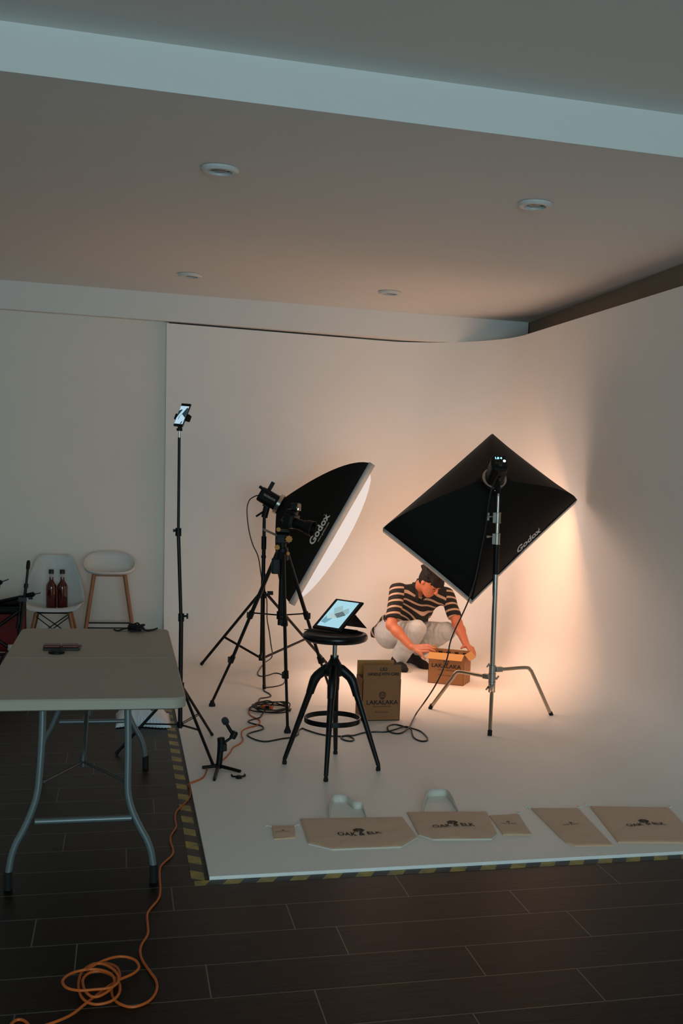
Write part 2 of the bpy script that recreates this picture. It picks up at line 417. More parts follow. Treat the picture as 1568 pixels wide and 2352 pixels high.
def strobe(name, label, S, L, rad, up, screen):
    # body runs back from the softbox ring along -N
    C, N, D = S['C'], S['N'], S['D']; ring = C - N * D; up = Vector(up); up = (up - N * up.dot(N)).normalized(); side = up.cross(-N)
    t = thing(name, label, 'studio light', ring - N * 0.05)
    MB().lathe([(0.064, -0.035), (0.074, -0.035), (0.083, -0.030), (0.083, -0.004), (0.060, 0.004)], ring, N, 36, caps=False).build('speed_ring', chrome_m, t)
    R = Matrix((side, up, -N)).transposed()
    b = MB(); rows = []
    for z, k in ((0.03, 1.12), (0.045, 1.0), (L * 0.9, 1.0), (L * 0.98, 0.95), (L, 0.86)):
        r = []
        for j in range(28):
            a = 2 * math.pi * j / 28; ca, sa = math.cos(a), math.sin(a); e = 0.62
            r.append(ring - N * z + side * (rad * k * math.copysign(abs(ca) ** e, ca)) + up * (rad * 1.08 * k * math.copysign(abs(sa) ** e, sa)))
        rows.append(r)
    b.grid(rows, wrap=True); o = len(b.v); b.v.append(ring - N * (L + 0.001)); n0 = o - 28
    for j in range(28): b.f.append([n0 + j, n0 + (j + 1) % 28, o])
    b.build('body', blackp_m, t, angle=50)
    return t, R, side, up, ring, N
# ---------------- right softbox, its studio light and the steel C-stand
sbR, ringR = softbox(SB, 'black rectangular softbox tilted down, seen from behind, on the steel stand', (0, 0.86, -0.06), -1, None)
stR, RR, sideR, upR, rR, nR = strobe('studio_light', 'black studio light with glowing blue display on the steel stand', SB, 0.20, 0.058, (0, 0.3, 1), True)
back = rR - nR * 0.2025
glow_m = mat('display_glow', '#0a1a20', 0.3, emit=(0.25, 0.75, 0.95), estr=2.2)
led_m = mat('led_glow', '#d8f0ff', 0.3, emit=(0.55, 0.85, 1.0), estr=5)
dark_glass = mat('dark_display', '#020406', 0.08, noise=0.05)
panel_v = [back + sideR * x + upR * y for x, y in ((-0.042, -0.03), (0.042, -0.03), (0.042, 0.05), (-0.042, 0.05))]
MB().slab(panel_v, 0.002, -nR).build('control_panel', dark_glass, stR, smooth=False)
vs, fs = text_mb('1.0 4', 0.022, 1.1, thick=0.001); m_ = MB(); m_.add(put(vs, back - nR * 0.0026 + sideR * -0.008 + upR * 0.030, sideR, upR), fs); m_.build('display', glow_m, stR, smooth=False, fix=False)
MB().lathe([(0.0, 0.0), (0.0085, 0.0), (0.0085, 0.003), (0, 0.004)], back - nR * 0.002 + sideR * 0.030 + upR * 0.008, -nR, 18, caps=False).build('button_light', led_m, stR)
kb = MB()
for x, y, r in ((-0.025, -0.01, 0.005), (-0.008, -0.01, 0.005), (0.010, -0.01, 0.005), (0.0, -0.028, 0.011)):
    kb.lathe([(0, 0), (r, 0), (r, 0.004), (0, 0.005)], back - nR * 0.002 + sideR * x + upR * y, -nR, 16, caps=False)
kb.build('buttons', mat('grey_button', '#3a3a38', 0.4), stR)
hh = MB().tube(spline([back + sideR * -0.035 + upR * 0.05 + nR * 0.15, back + sideR * -0.035 + upR * 0.095 + nR * 0.10, back + sideR * 0.035 + upR * 0.095 + nR * 0.10, back + sideR * 0.035 + upR * 0.05 + nR * 0.15], 6), 0.006)
hh.build('handle', blackp_m, stR)
CS = Vector((2.40, 6.86, 0))
cs = thing('light_stand', 'silver steel C-stand with three bent legs holding the right softbox', 'light stand', CS)
topR = Vector((2.375, 6.86, 1.535))
ax = (topR - Vector((2.40, 6.86, 0.2))).normalized(); b0 = Vector((2.40, 6.86, 0.2))
def cz(z): return b0 + ax * ((z - 0.2) / ax.z)
MB().cyl(cz(0.19), cz(0.995), 0.0178, n=24).build('column', chrome_m, cs)
MB().cyl(cz(0.985), cz(1.19), 0.0185, n=24).build('sleeve', blackp_m, cs)
MB().cyl(cz(1.18), cz(1.35), 0.0128, n=20).build('riser', chrome_m, cs)
MB().cyl(cz(1.34), cz(1.50), 0.0095, n=20).cyl(cz(1.50), cz(1.535), 0.0095, 0.005, n=20).build('spigot', chrome_m, cs)
for z0, z1, kz in ((1.185, 1.255, 1.235), (1.325, 1.392, 1.365)):
    m_ = MB().cyl(cz(z0), cz(z1), 0.0215, n=24).cyl(cz(z0 - 0.002), cz(z0 + 0.004), 0.024, n=24).cyl(cz(z1 - 0.004), cz(z1 + 0.002), 0.024, n=24)
    m_.box(cz((z0 + z1) / 2) + Vector((-0.026, -0.004, 0)), (0.022, 0.024, z1 - z0))
    cl = m_.build('collar', steel_m, cs, bevel=0.001)
    k = cz(kz) + Vector((-0.036, -0.006, 0)); kn = MB().cyl(k, k + Vector((-0.028, -0.004, 0)), 0.005, n=12)
    if z0 > 1.3: kn.box(k + Vector((-0.034, -0.005, 0)), (0.014, 0.012, 0.05)).cyl(k + Vector((-0.026, -0.004, 0)), k + Vector((-0.04, -0.005, 0)), 0.011, n=14)
    else: kn.cyl(k + Vector((-0.018, -0.003, 0)), k + Vector((-0.042, -0.006, 0)), 0.009, n=14)
    kn.build('knob', steel_m, cl)
for z0, z1, r in ((0.19, 0.262, 0.0235), (0.264, 0.318, 0.0245), (0.320, 0.372, 0.0235)):
    MB().cyl(cz(z0), cz(z1), r, n=24).cyl(cz(z1 - 0.006), cz(z1), r + 0.002, n=24).build('leg_collar', steel_m, cs)
gold = mat('warm_chrome', '#b7aa98', 0.28, metal=1.0, noise=0.08, nscale=15)
for foot, zc, zb in (((2.078, 7.22), 0.292, 0.288), ((2.87, 6.917), 0.345, 0.345), ((2.249, 6.42), 0.228, 0.235)):
    f = Vector((foot[0], foot[1], 0)); d = Vector((f.x - CS.x, f.y - CS.y, 0)); R_ = d.length; d.normalize()
    c = Vector((CS.x, CS.y, 0))
    pts = [c + d * 0.02 + Vector((0, 0, zc)), c + d * 0.09 + Vector((0, 0, zc + (zb - zc) * .2)), c + d * (R_ * 0.52) + Vector((0, 0, zb + 0.006)), c + d * (R_ * 0.60) + Vector((0, 0, zb - 0.012)), c + d * (R_ * 0.66) + Vector((0, 0, zb - 0.055)), f + Vector((0, 0, 0.02)) - d * 0.012]
    lg = MB().tube(spline(pts, 6), 0.0125, n=14).build('leg', gold, cs, angle=60)
    MB().box(c + d * 0.045 + Vector((0, 0, zc)), (0.05, 0.032, 0.034), Matrix.Rotation(math.atan2(d.y, d.x), 3, 'Z')).build('hinge', steel_m, lg, bevel=0.004)
    MB().cyl(f - d * 0.017 + Vector((0, 0, 0.032)), f + Vector((0, 0, 0.002)), 0.0145, n=14).build('foot_cap', rubber_m, lg)
for z, a in ((0.375, 2.9), (0.22, 3.4), (0.29, -0.3)):
    p = cz(z) + Vector((math.cos(a), -0.4 * abs(math.sin(a)) - 0.2, 0)) * 0.03
    MB().cyl(cz(z), p, 0.005, n=8).box(p + Vector((math.cos(a) * 0.006, 0, 0)), (0.012, 0.006, 0.032), Matrix.Rotation(0.6, 3, 'Y')).build('wing_knob', gold, cs, bevel=0.002)
# bracket from spigot to light
MB().cyl(cz(1.515), rR - nR * 0.085 - upR * 0.050, 0.016, 0.020, n=16).cyl(rR - nR * 0.07 - upR * 0.065, rR - nR * 0.13 - upR * 0.055, 0.018, n=16).build('bracket', blackp_m, stR)

# ---------------- left softbox, its light and black stand
sbL, ringL = softbox(SA, 'black softbox with bright white front, aimed right, seen from the side', (2, 0.79, -0.03), 1, None)
stL, RL, sideL, upL, rL, nL = strobe('studio_light', 'black studio light on the left softbox with a cable hanging from its rear', SA, 0.185, 0.055, (0, 0, 1), False)
bl = rL - nL * 0.185
h1 = MB().box(rL - nL * 0.135 + upL * 0.092, (0.022, 0.07, 0.03), RL).build('handle', blackp_m, stL, bevel=0.004)
MB().cyl(rL - nL * 0.18 + upL * 0.04, rL - nL * 0.212 + upL * 0.045, 0.012, n=14).build('dial', blackp_m, stL)
vs, fs = text_mb('GODOX', 0.022, 1.2); m_ = MB(); m_.add(put(vs, rL - nL * 0.10 + upL * 0.008 - sideL * 0, nL, upL), fs)
sd = nL.cross(upL); sgn = 1 if sd.dot(Vector((0, 0, 1.3)) - Vector((0, 8, 0))) > 0 else -1
m_ = MB(); m_.add([v + sd * (sgn * 0.0565) for v in put(vs, rL - nL * 0.10 + upL * 0.012, nL * sgn, upL, 0)], fs); m_.build('lettering', print_m, stL, smooth=False, fix=False)
hubL = rL - nL * 0.09 - upL * 0.055
S1 = Vector((1.078, 8.567, 0)); ctop = Vector((hubL.x - 0.02, 8.567, 1.255))
MB().cyl(ctop - Vector((0, 0, 0.02)), hubL + Vector((0, 0, 0.0)), 0.024, 0.026, n=18).box(hubL + Vector((0, 0, 0.01)), (0.06, 0.05, 0.05), RL).cyl(hubL - Vector((0, 0.0, 0.03)), hubL + Vector((-0.085, -0.03, -0.085)), 0.009, 0.008, n=12).build('bracket', blackp_m, stL)
s1 = thing('light_stand', 'tall black light stand under the left softbox, legs spread wide', 'light stand', S1)
ax1 = (ctop - Vector((1.066, 8.567, 0.12)))
def c1(z): return Vector((1.066, 8.567, 0.12)) + ax1 * ((z - 0.12) / ax1.z)
MB().cyl(c1(0.12), c1(0.80), 0.0175, n=20).build('column', black_m, s1)
MB().cyl(c1(0.78), c1(1.06), 0.0150, n=20).build('riser', black_m, s1)
MB().cyl(c1(1.04), c1(1.245), 0.0135, 0.0125, n=20).build('riser', black_m, s1)
MB().cyl(c1(0.99), c1(1.09), 0.0195, n=20).cyl(c1(0.92), c1(0.94), 0.019, n=20).build('collar', blackp_m, s1)
MB().cyl(c1(1.24), c1(1.262), 0.008, n=14).build('spigot', chrome_m, s1)
hz = 0.635; hb = 0.13
MB().cyl(c1(hz - 0.03), c1(hz + 0.02), 0.028, n=20).box(c1(hz) + Vector((0.055, -0.01, 0.012)), (0.045, 0.022, 0.03)).build('hub', blackp_m, s1, bevel=0.003)
MB().cyl(c1(hb - 0.02), c1(hb + 0.025), 0.026, n=20).build('lower_hub', blackp_m, s1)
for fx, fy in ((0.622, 8.96), (1.012, 7.955), (1.66, 8.80)):
    f = Vector((fx, fy, 0.008)); d = Vector((fx - 1.072, fy - 8.567, 0)).normalized(); top = c1(hz) + d * 0.035
    lg = MB().cyl(top, f, 0.0115, n=12).cyl(f + (top - f) * 0.03, f, 0.0135, n=12).build('leg', black_m, s1)
    mid = top + (f - top) * 0.60
    MB().cyl(c1(hb) + d * 0.02, mid, 0.0095, n=10).build('brace', black_m, s1)

# ---------------- camera tripod in the middle
T0 = Vector((1.00, 7.13, 0)); zap = 1.09
tp = thing('tripod', 'black camera tripod with orange knobs, in front of the left softbox', 'tripod', T0)
apex = Vector((1.005, 7.13, zap))
def tcx(z): return Vector((0.995 + 0.01 * z / zap, 7.13, z))
orange_m = mat('orange_knob', '#c8820f', 0.5, noise=0.08)
for fx, fy, upr in ((0.591, 7.405, 0), (0.991, 6.61, 0), (1.425, 7.36, 0)):
    f = Vector((fx, fy, 0.0)); d = Vector((fx - 1.0, fy - 7.13, 0)).normalized(); top = apex + d * 0.035 + Vector((0, 0, -0.01))
    dirn = (f - top); L_ = dirn.length
    lg = MB().cyl(top, top + dirn * 0.40, 0.0135, n=14).build('leg', black_m, tp)
    MB().cyl(top + dirn * 0.38, top + dirn * 0.70, 0.0112, n=14).build('leg_section', black_m, lg)
    MB().cyl(top + dirn * 0.68, f + Vector((0, 0, 0.03)), 0.0092, n=14).build('leg_section', black_m, lg)
    for q, r in ((0.40, 0.0195), (0.69, 0.017)):
        c = top + dirn * q; cm = MB().cyl(c - dirn.normalized() * 0.028, c + dirn.normalized() * 0.022, r, n=14)
        s_ = Vector((-1, 0, 0)) if fx < 1.2 else Vector((1, 0, 0))
        cm.box(c + s_ * 0.018, (0.016, 0.024, 0.04)); cm.build('clip', blackp_m, lg, bevel=0.002)
    MB().lathe([(0, 0), (0.022, 0), (0.022, 0.014), (0.015, 0.026), (0.012, 0.04), (0, 0.04)], f, n=16, caps=False).build('rubber_foot', rubber_m, lg)
    MB().cyl(tcx(0.665) + d * 0.015, top + dirn * 0.385, 0.005, n=8).build('spreader', black_m, tp)
MB().cyl(tcx(0.60), tcx(zap - 0.03), 0.016, n=18).build('column', black_m, tp)
MB().cyl(tcx(0.64), tcx(0.69), 0.024, n=18).build('spreader_hub', blackp_m, tp)
MB().cyl(tcx(zap - 0.06), tcx(zap + 0.02), 0.042, 0.036, n=24).build('shoulder', blackp_m, tp, bevel=0.004)
MB().box(apex + Vector((-0.045, -0.02, -0.10)), (0.05, 0.05, 0.10)).build('crank_box', blackp_m, tp, bevel=0.006)
hd = MB().cyl(apex + Vector((0, 0, 0.0)), apex + Vector((0, 0, 0.06)), 0.024, n=20).box(apex + Vector((0.0, 0, 0.075)), (0.085, 0.05, 0.05)).cyl(apex + Vector((-0.045, 0, 0.095)), apex + Vector((0.045, 0, 0.095)), 0.026, n=18).box(apex + Vector((0, 0, 0.128)), (0.075, 0.06, 0.016))
hd.build('head', blackp_m, tp, bevel=0.004)
ph_ = Q(634, 1229, 7.10); pe = Q(605, 1216, 6.98)
MB().cyl(ph_, pe, 0.007, 0.0085, n=12).build('pan_handle', mat('grey_handle', '#6f6a62', 0.4, noise=0.1), tp)
for px, py, y, r in ((639, 1216, 7.06, 0.013), (663, 1238, 7.05, 0.021), (636, 1257, 7.06, 0.016), (661, 1271, 7.06, 0.011)):
    c = Q(px, py, y); kb = MB(); rows = []
    for h_ in (0.0, 0.012):
        rows.append([c + Vector((math.cos(a) * r * (1 + 0.12 * math.cos(8 * a)), -h_, math.sin(a) * r * (1 + 0.12 * math.cos(8 * a)))) for a in [2 * math.pi * j / 48 for j in range(48)]])
    kb.grid(rows, wrap=True); kb.f.append(list(range(48))); kb.f.append(list(range(48, 96)))
    kb.cyl(c, c + Vector((0, 0.05, 0)), 0.006, n=8)
    kb.build('knob', orange_m, tp)['label'] = 'orange plastic tripod knob'
# camera on the tripod
cb = apex + Vector((0.035, -0.005, 0.138))
cm = thing('video_camera', 'black camera with lens hood mounted on the tripod', 'camera', cb)
fw = Vector((0.80, -0.55, -0.22)).normalized(); cu = Vector((0.1, 0, 1)); cu = (cu - fw * cu.dot(fw)).normalized(); cr_ = fw.cross(cu)
RCm = Matrix((cr_, fw, cu)).transposed()
cc = cb + cu * 0.058
MB().box(cc, (0.130, 0.062, 0.094), RCm).box(cc - cr_ * -0.045 + fw * 0.025, (0.034, 0.03, 0.085), RCm).build('body', blackp_m, cm, bevel=0.010)
MB().box(cc + cu * 0.058 - fw * 0.006, (0.055, 0.07, 0.032), RCm).build('viewfinder_hump', blackp_m, cm, bevel=0.008)
MB().box(cc + cu * 0.098 + fw * 0.012, (0.07, 0.045, 0.05), RCm @ Matrix.Rotation(0.25, 3, 'X')).build('top_monitor', dark_glass, cm, bevel=0.006)
MB().lathe([(0, 0.0), (0.006, 0.0), (0.006, 0.003), (0, 0.004)], cc + cu * 0.090 + fw * 0.037 + cr_ * 0.02, fw, 12, caps=False).build('lamp', mat('small_lamp', '#ffffff', 0.3, emit=(0.9, 0.95, 1), estr=1.2), cm)
MB().lathe([(0.0, 0.02), (0.036, 0.02), (0.036, 0.09), (0.039, 0.092), (0.039, 0.115), (0.048, 0.12), (0.052, 0.165), (0.049, 0.165), (0.044, 0.13), (0.0, 0.125)], cc - cu * 0.006, fw, 32, caps=False).build('lens', blackp_m, cm)
MB().lathe([(0.0, 0.0), (0.0405, 0.0), (0.0405, 0.004), (0, 0.004)], cc - cu * 0.006 + fw * 0.121, fw, 28, caps=False).build('front_glass', dark_glass, cm)
MB().box(cc - fw * 0.040 + cu * 0.012, (0.078, 0.012, 0.055), RCm @ Matrix.Rotation(-0.5, 3, 'X')).build('screen', mat('grey_screen', '#2e2c28', 0.25, noise=0.1), cm, bevel=0.003)

# ---------------- phone light stand at the left edge of the cove
S3 = Vector((0.322, 6.20, 0))
s3 = thing('light_stand', 'thin tall black light stand holding a phone, beside the table corner', 'light stand', S3)
def c3(px, py): return Q(px, py, 6.20)
k0, k1, k2, k3, k4 = c3(413.5, 1672), c3(416, 1418), c3(409.5, 1222), c3(411.5, 1005), c3(412, 988)
MB().cyl(k0, k1, 0.0125, n=18).build('column', black_m, s3)
MB().cyl(k1 - Vector((0, 0, 0.03)), k2, 0.0100, n=18).build('riser', black_m, s3)
MB().cyl(k2 - Vector((0, 0, 0.03)), k3, 0.0078, n=18).build('riser', black_m, s3)
MB().cyl(k3, k4, 0.0055, n=14).build('spigot', chrome_m, s3)
for k, dx in ((k1, 0.03), (k2, -0.022)):
    cl = MB().cyl(k - Vector((0, 0, 0.022)), k + Vector((0, 0, 0.022)), 0.0165, n=18).build('collar', blackp_m, s3)
    MB().cyl(k + Vector((0, 0, 0.008)), k + Vector((dx, -0.004, 0.008)), 0.006, n=10).box(k + Vector((dx * 1.1, -0.004, 0.008)), (0.010, 0.014, 0.030 if dx > 0 else 0.016)).build('knob', blackp_m, cl, bevel=0.002)
hub3 = c3(414.5, 1578); low3 = c3(413.5, 1664)
MB().cyl(hub3 - Vector((0, 0, 0.02)), hub3 + Vector((0, 0, 0.025)), 0.020, n=18).build('hub', blackp_m, s3)
MB().cyl(low3 - Vector((0, 0, 0.012)), low3 + Vector((0, 0, 0.015)), 0.018, n=18).build('lower_hub', blackp_m, s3)
for fx, fy, fz in ((0.528, 6.572, 0.006), (0.481, 5.867, 0.006), (P(266, 1734, FL).x, P(266, 1734, FL).y, FL + 0.006)):
    f = Vector((fx, fy, fz)); d = Vector((fx - hub3.x, fy - hub3.y, 0)).normalized(); top = hub3 + d * 0.02
    MB().cyl(top, f, 0.0085, n=12).cyl(f + (top - f) * 0.04, f, 0.0098, n=12).build('leg', black_m, s3)
    sdv = Vector((-d.y, d.x, 0)) * 0.008; mid = top + (f - top) * 0.55
    MB().cyl(low3 + d * 0.015 + sdv, mid + sdv, 0.003, n=8).cyl(low3 + d * 0.015 - sdv, mid - sdv, 0.003, n=8).build('brace', black_m, s3)
pc = Vector((0.310, 6.2, 1.887)); pa = Vector((0.708, -0.704, -0.053)).normalized(); pb = Vector((0.337, 0.272, 0.901)); pb = (pb - pa * pb.dot(pa)).normalized(); pn = pa.cross(pb)
MB().cyl(k4 - Vector((0, 0, 0.004)), k4 + Vector((0, 0, 0.010)), 0.016, n=18).cyl(k4 + Vector((0, 0, 0.01)), k4 + Vector((0, 0, 0.024)), 0.010, n=14).cyl(k4 + Vector((0, 0, 0.022)), k4 + Vector((0, 0.004, 0.046)), 0.015, 0.013, n=16).build('ball_head', blackp_m, s3)
RP = Matrix((pa, pb, pn)).transposed(); clc = pc - pn * 0.012 - pb * 0.012
MB().box(clc - pn * 0.006, (0.074, 0.028, 0.008), RP).box(clc - pa * 0.041 + pn * 0.006, (0.010, 0.034, 0.026), RP).box(clc + pa * 0.043 + pn * 0.006, (0.016, 0.036, 0.026), RP).box(clc - pb * 0.03 - pn * 0.008, (0.016, 0.06, 0.01), RP).build('phone_clamp', blackp_m, s3, bevel=0.003)
fon = thing('smartphone', 'smartphone with lit pale blue screen clamped on the thin stand', 'phone', pc)
MB().box(pc, (0.066, 0.140, 0.009), RP).build('body', mat('phone_edge', '#4a4440', 0.35, metal=0.5, noise=0.05), fon, bevel=0.004)
MB().box(pc + pn * 0.0048, (0.063, 0.136, 0.0012), RP).build('front_glass', dark_glass, fon)
pscr = mat('phone_screen', '#101418', 0.25, emit=(0.36, 0.52, 0.62), estr=1.0)
pdark = mat('phone_image', '#04090c', 0.3, emit=(0.01, 0.03, 0.04), estr=1.0)
def pq(u, v, z=0.0058): return pc + pa * u + pb * v + pn * z
MB().slab([pq(*p) for p in ((-.0295, -.056), (.0295, -.056), (.0295, .052), (-.0295, .052))], 0.0003, pn).build('screen', pscr, fon, smooth=False)
im = MB()
for poly in ([(-.0295, -.022), (-.0295, .022), (-.018, .030), (-.006, .030), (-.022, -.004)], [(.0295, -.018), (.0295, .040), (.02, .044), (-.001, .004), (.016, -.008)], [(-.002, .004), (.002, .006), (-.010, -.008), (-.012, -.030), (-.015, -.030), (-.014, -.010)], [(.018, -.055), (.010, -.055), (.014, -.042), (.022, -.038)]):
    im.slab([pq(*p, z=0.0062) for p in poly], 0.0002, pn)
im.build('screen_image', pdark, fon, smooth=False)

# ---------------- round black metal stool with a tablet
ST = Vector((1.1155, 5.7975, 0))
st = thing('stool', 'black metal adjustable stool with round seat and foot ring, tablet on top', 'stool', ST)
gloss = mat('black_gloss', '#050505', 0.30, spec=0.4, noise=0.1, nscale=20)
sc_ = Vector((1.114, 5.785, 0))
MB().lathe([(0, 0.705), (0.11, 0.705), (0.150, 0.708), (0.170, 0.716), (0.177, 0.728), (0.176, 0.742), (0.168, 0.752), (0.150, 0.754), (0.12, 0.748), (0.0, 0.745)], sc_, n=64, caps=False).build('seat', gloss, st, angle=60)
MB().cyl(sc_ + Vector((0, 0, 0.62)), sc_ + Vector((0, 0, 0.706)), 0.0125, n=20).cyl(sc_ + Vector((0, 0, 0.694)), sc_ + Vector((0, 0, 0.706)), 0.02, n=20).build('screw_post', chrome_m, st)
hubm = MB().cyl(ST + Vector((0, 0, 0.555)), ST + Vector((0, 0, 0.628)), 0.0225, n=24)
hubm.cyl(ST + Vector((0, 0, 0.50)), ST + Vector((0, 0, 0.585)), 0.030, 0.026, n=24)
feet = [Vector((0.871, 5.889, 0)), Vector((1.038, 5.525, 0)), Vector((1.361, 5.702, 0)), Vector((1.192, 6.074, 0))]
ring_z, ring_r = 0.272, 0.152
hubm.lathe([(0.0, 0.610), (0.023, 0.610), (0.034, 0.590), (0.052, 0.562), (0.056, 0.535), (0.044, 0.515), (0.0, 0.512)], ST, n=32, caps=False)
for i, f in enumerate(feet):
    d = Vector((f.x - ST.x, f.y - ST.y, 0)).normalized(); R_ = (f - ST).length
    sd_ = Vector((-d.y, d.x, 0))
    path = [(0.012, 0.566), (0.040, 0.552), (0.066, 0.532), (0.090, 0.512), (0.104, 0.492), (0.113, 0.470), (0.122, 0.440), (0.130, 0.412)]
    ws = [0.024, 0.023, 0.021, 0.021, 0.023, 0.024, 0.022, 0.021]
    hs = [0.022, 0.028, 0.027, 0.026, 0.027, 0.025, 0.023, 0.022]
    rows = []
    for k, (r_, z_) in enumerate(path):
        p0, p1 = path[max(k - 1, 0)], path[min(k + 1, len(path) - 1)]; tg = Vector((p1[0] - p0[0], p1[1] - p0[1])).normalized()
        nrm = d * tg.y * -1 + Vector((0, 0, 1)) * tg.x
        cpt = ST + d * r_ + Vector((0, 0, z_))
        rows.append([cpt + sd_ * (ws[k] * math.cos(a)) + nrm * (hs[k] * math.sin(a)) for a in [2 * math.pi * j / 12 for j in range(12)]])
    hubm.grid(rows, wrap=True); hubm.f.append([len(hubm.v) - 12 + j for j in range(12)])
    top = ST + d * 0.124 + Vector((0, 0, 0.435)); ft = f + Vector((0, 0, 0.03))
    lg = MB().cyl(top, ft, 0.0185, 0.0120, n=18).build('leg', gloss, st, angle=50)
    MB().cyl(ft + (top - ft) * 0.005, ft - (top - ft) * 0.02, 0.010, n=14).lathe([(0, 0), (0.0115, 0), (0.0135, 0.006), (0.0125, 0.018), (0.008, 0.024), (0, 0.024)], f, n=16, caps=False).build('foot_cap', rubber_m, lg)
hubm.build('hub', black_m, st, angle=60)
rr = MB(); rows = []
for rad_, z_ in ((ring_r - 0.004, ring_z + 0.014), (ring_r + 0.003, ring_z + 0.014), (ring_r + 0.003, ring_z - 0.014), (ring_r - 0.004, ring_z - 0.014), (ring_r - 0.004, ring_z + 0.014)):
    rows.append([ST + Vector((math.cos(a) * rad_, math.sin(a) * rad_, z_)) for a in [2 * math.pi * j / 72 for j in range(72)]])
rr.grid(rows, wrap=True).build('foot_ring', gloss, st, bevel=0.0015)
# tablet in folio on the seat
ta = Vector((0.699, -0.725, -0.02)).normalized(); tb = Vector((0.628, 0.551, 0.552)); tb = (tb - ta * tb.dot(ta)).normalized(); tn = ta.cross(tb)
tc_ = Vector((1.142, 5.864, 0.838)); RT = Matrix((ta, tb, tn)).transposed()
tab = thing('tablet', 'tablet in a black folio case on the stool, blue screen showing a box drawing', 'tablet', Vector((sc_.x, sc_.y, 0.755)))
MB().box(tc_, (0.190, 0.255, 0.012), RT).build('folio_case', fabric_m, tab, bevel=0.005)
MB().box(tc_ + tn * 0.0066, (0.180, 0.248, 0.0012), RT).build('front_glass', dark_glass, tab)
tscr = mat('tablet_screen', '#0c1418', 0.2, emit=(0.31, 0.55, 0.63), estr=1.0)
def tq(u, v, z): return tc_ + ta * u + tb * v + tn * z
def tpoly(ps, z): return [tq(u, v, z) for u, v in ps]
MB().slab(tpoly([(-.072, -.108), (.072, -.108), (.072, .112), (-.072, .112)], 0.0074), 0.0003, tn).build('screen', tscr, tab, smooth=False)
draw = [(([(-.03, .005), (.012, .035), (.042, -.005), (.0, -.035)]), '#9fb4b5', (0.30, 0.40, 0.41)), (([(-.03, .005), (.012, .035), (-.01, .075), (-.052, .045)]), '#93aaac', (0.25, 0.38, 0.40)), (([(.042, -.005), (.012, .035), (.038, .060), (.062, .02)]), '#8aa3a6', (0.22, 0.35, 0.38)), (([(-.03, .005), (-.052, .0), (-.046, -.045), (-.012, -.038), (.0, -.035)]), '#a8bcbc', (0.33, 0.44, 0.45)), (([(-.046, -.045), (-.060, -.020), (-.068, -.075), (-.035, -.085), (-.012, -.038)]), '#5d8e98', (0.12, 0.28, 0.33))]
for ps, c_, e_ in draw:
    MB().slab(tpoly(ps, 0.0079), 0.0002, tn).build('screen_image', mat('screen_' + c_.strip('#'), c_, 0.3, emit=e_, estr=0.9), tab, smooth=False)
st_ = MB()
for k in range(5):
    o_ = 0.0075 * k - 0.013
    a0, a1 = Vector((-.026, .001)), Vector((.012, .030)); dv = Vector((.78, -.62))
    p0 = Vector((-.02, .018)) ; q0 = a0 + dv * (0.006 + 0.0095 * k); q1 = a1 + dv * (0.006 + 0.0095 * k); wv = dv * 0.0062
    st_.slab(tpoly([q0, q1, q1 + wv, q0 + wv], 0.0083), 0.0002, tn)
st_.build('screen_image', mat('screen_ink', '#07090a', 0.4, emit=(0.01, 0.015, 0.015), estr=1), tab, smooth=False)
# folio flaps: base leaf on the seat and the folded support behind
bt = tc_ - tb * 0.125 - tn * 0.004
leaf = MB(); z0 = 0.7565
def flat(v, z): return Vector((v.x, v.y, z))
fw_ = Vector((tb.x, tb.y, 0)).normalized(); rt_ = Vector((ta.x, ta.y, 0)).normalized()
leaf.slab([flat(bt, z0) + rt_ * a_ + fw_ * b_ for a_, b_ in ((-0.128, -0.035), (0.092, -0.012), (0.095, 0.16), (-0.09, 0.16))], 0.004)
leaf.build('folio_flap', fabric_m, tab, bevel=0.0015)
mid = tc_ + tb * 0.03 - tn * 0.007
bk = bt + fw_ * 0.245; bk.z = z0 + 0.005
MB().slab([mid - ta * 0.093, mid + ta * 0.093, bk + rt_ * 0.093, bk - rt_ * 0.093], 0.004, fw_).build('folio_flap', fabric_m, tab, bevel=0.001)
# ================================================================== left side: table, chairs, wagon
plastic_m = mat('grey_plastic', '#aba08f', 0.55, noise=0.05, nscale=60, bump=0.04, bscale=400)
grey_tube = mat('grey_enamel', '#6e7676', 0.35, metal=0.3, noise=0.05)
TZ = 0.74
tb_ = thing('folding_table', 'long pale grey folding table with bent tube legs at the left', 'table', (-0.13, 5.09, FL))
def rrect(x0, x1, y0, y1, r, n=8):
    out = []
    for cx, cy, a0 in ((x1 - r, y1 - r, 0), (x0 + r, y1 - r, 90), (x0 + r, y0 + r, 180), (x1 - r, y0 + r, 270)):
        for k in range(n + 1):
            a = math.radians(a0 + 90 * k / n); out.append((cx + r * math.cos(a), cy + r * math.sin(a)))
    return out
def half(y0, y1, rf, rb):
    pts = []
    x0, x1 = -0.508, 0.238
    for cx, cy, a0, r in ((x1, y1, 0, rb), (x0, y1, 90, rb), (x0, y0, 180, rf), (x1, y0, 270, rf)):
        sx = -1 if cx == x1 else 1; sy = -1 if cy == y1 else 1
        for k in range(9):
            a = math.radians(a0 + 90 * k / 8); pts.append((cx + sx * r + r * math.cos(a), cy + sy * r + r * math.sin(a)))
    return pts
tm = MB()
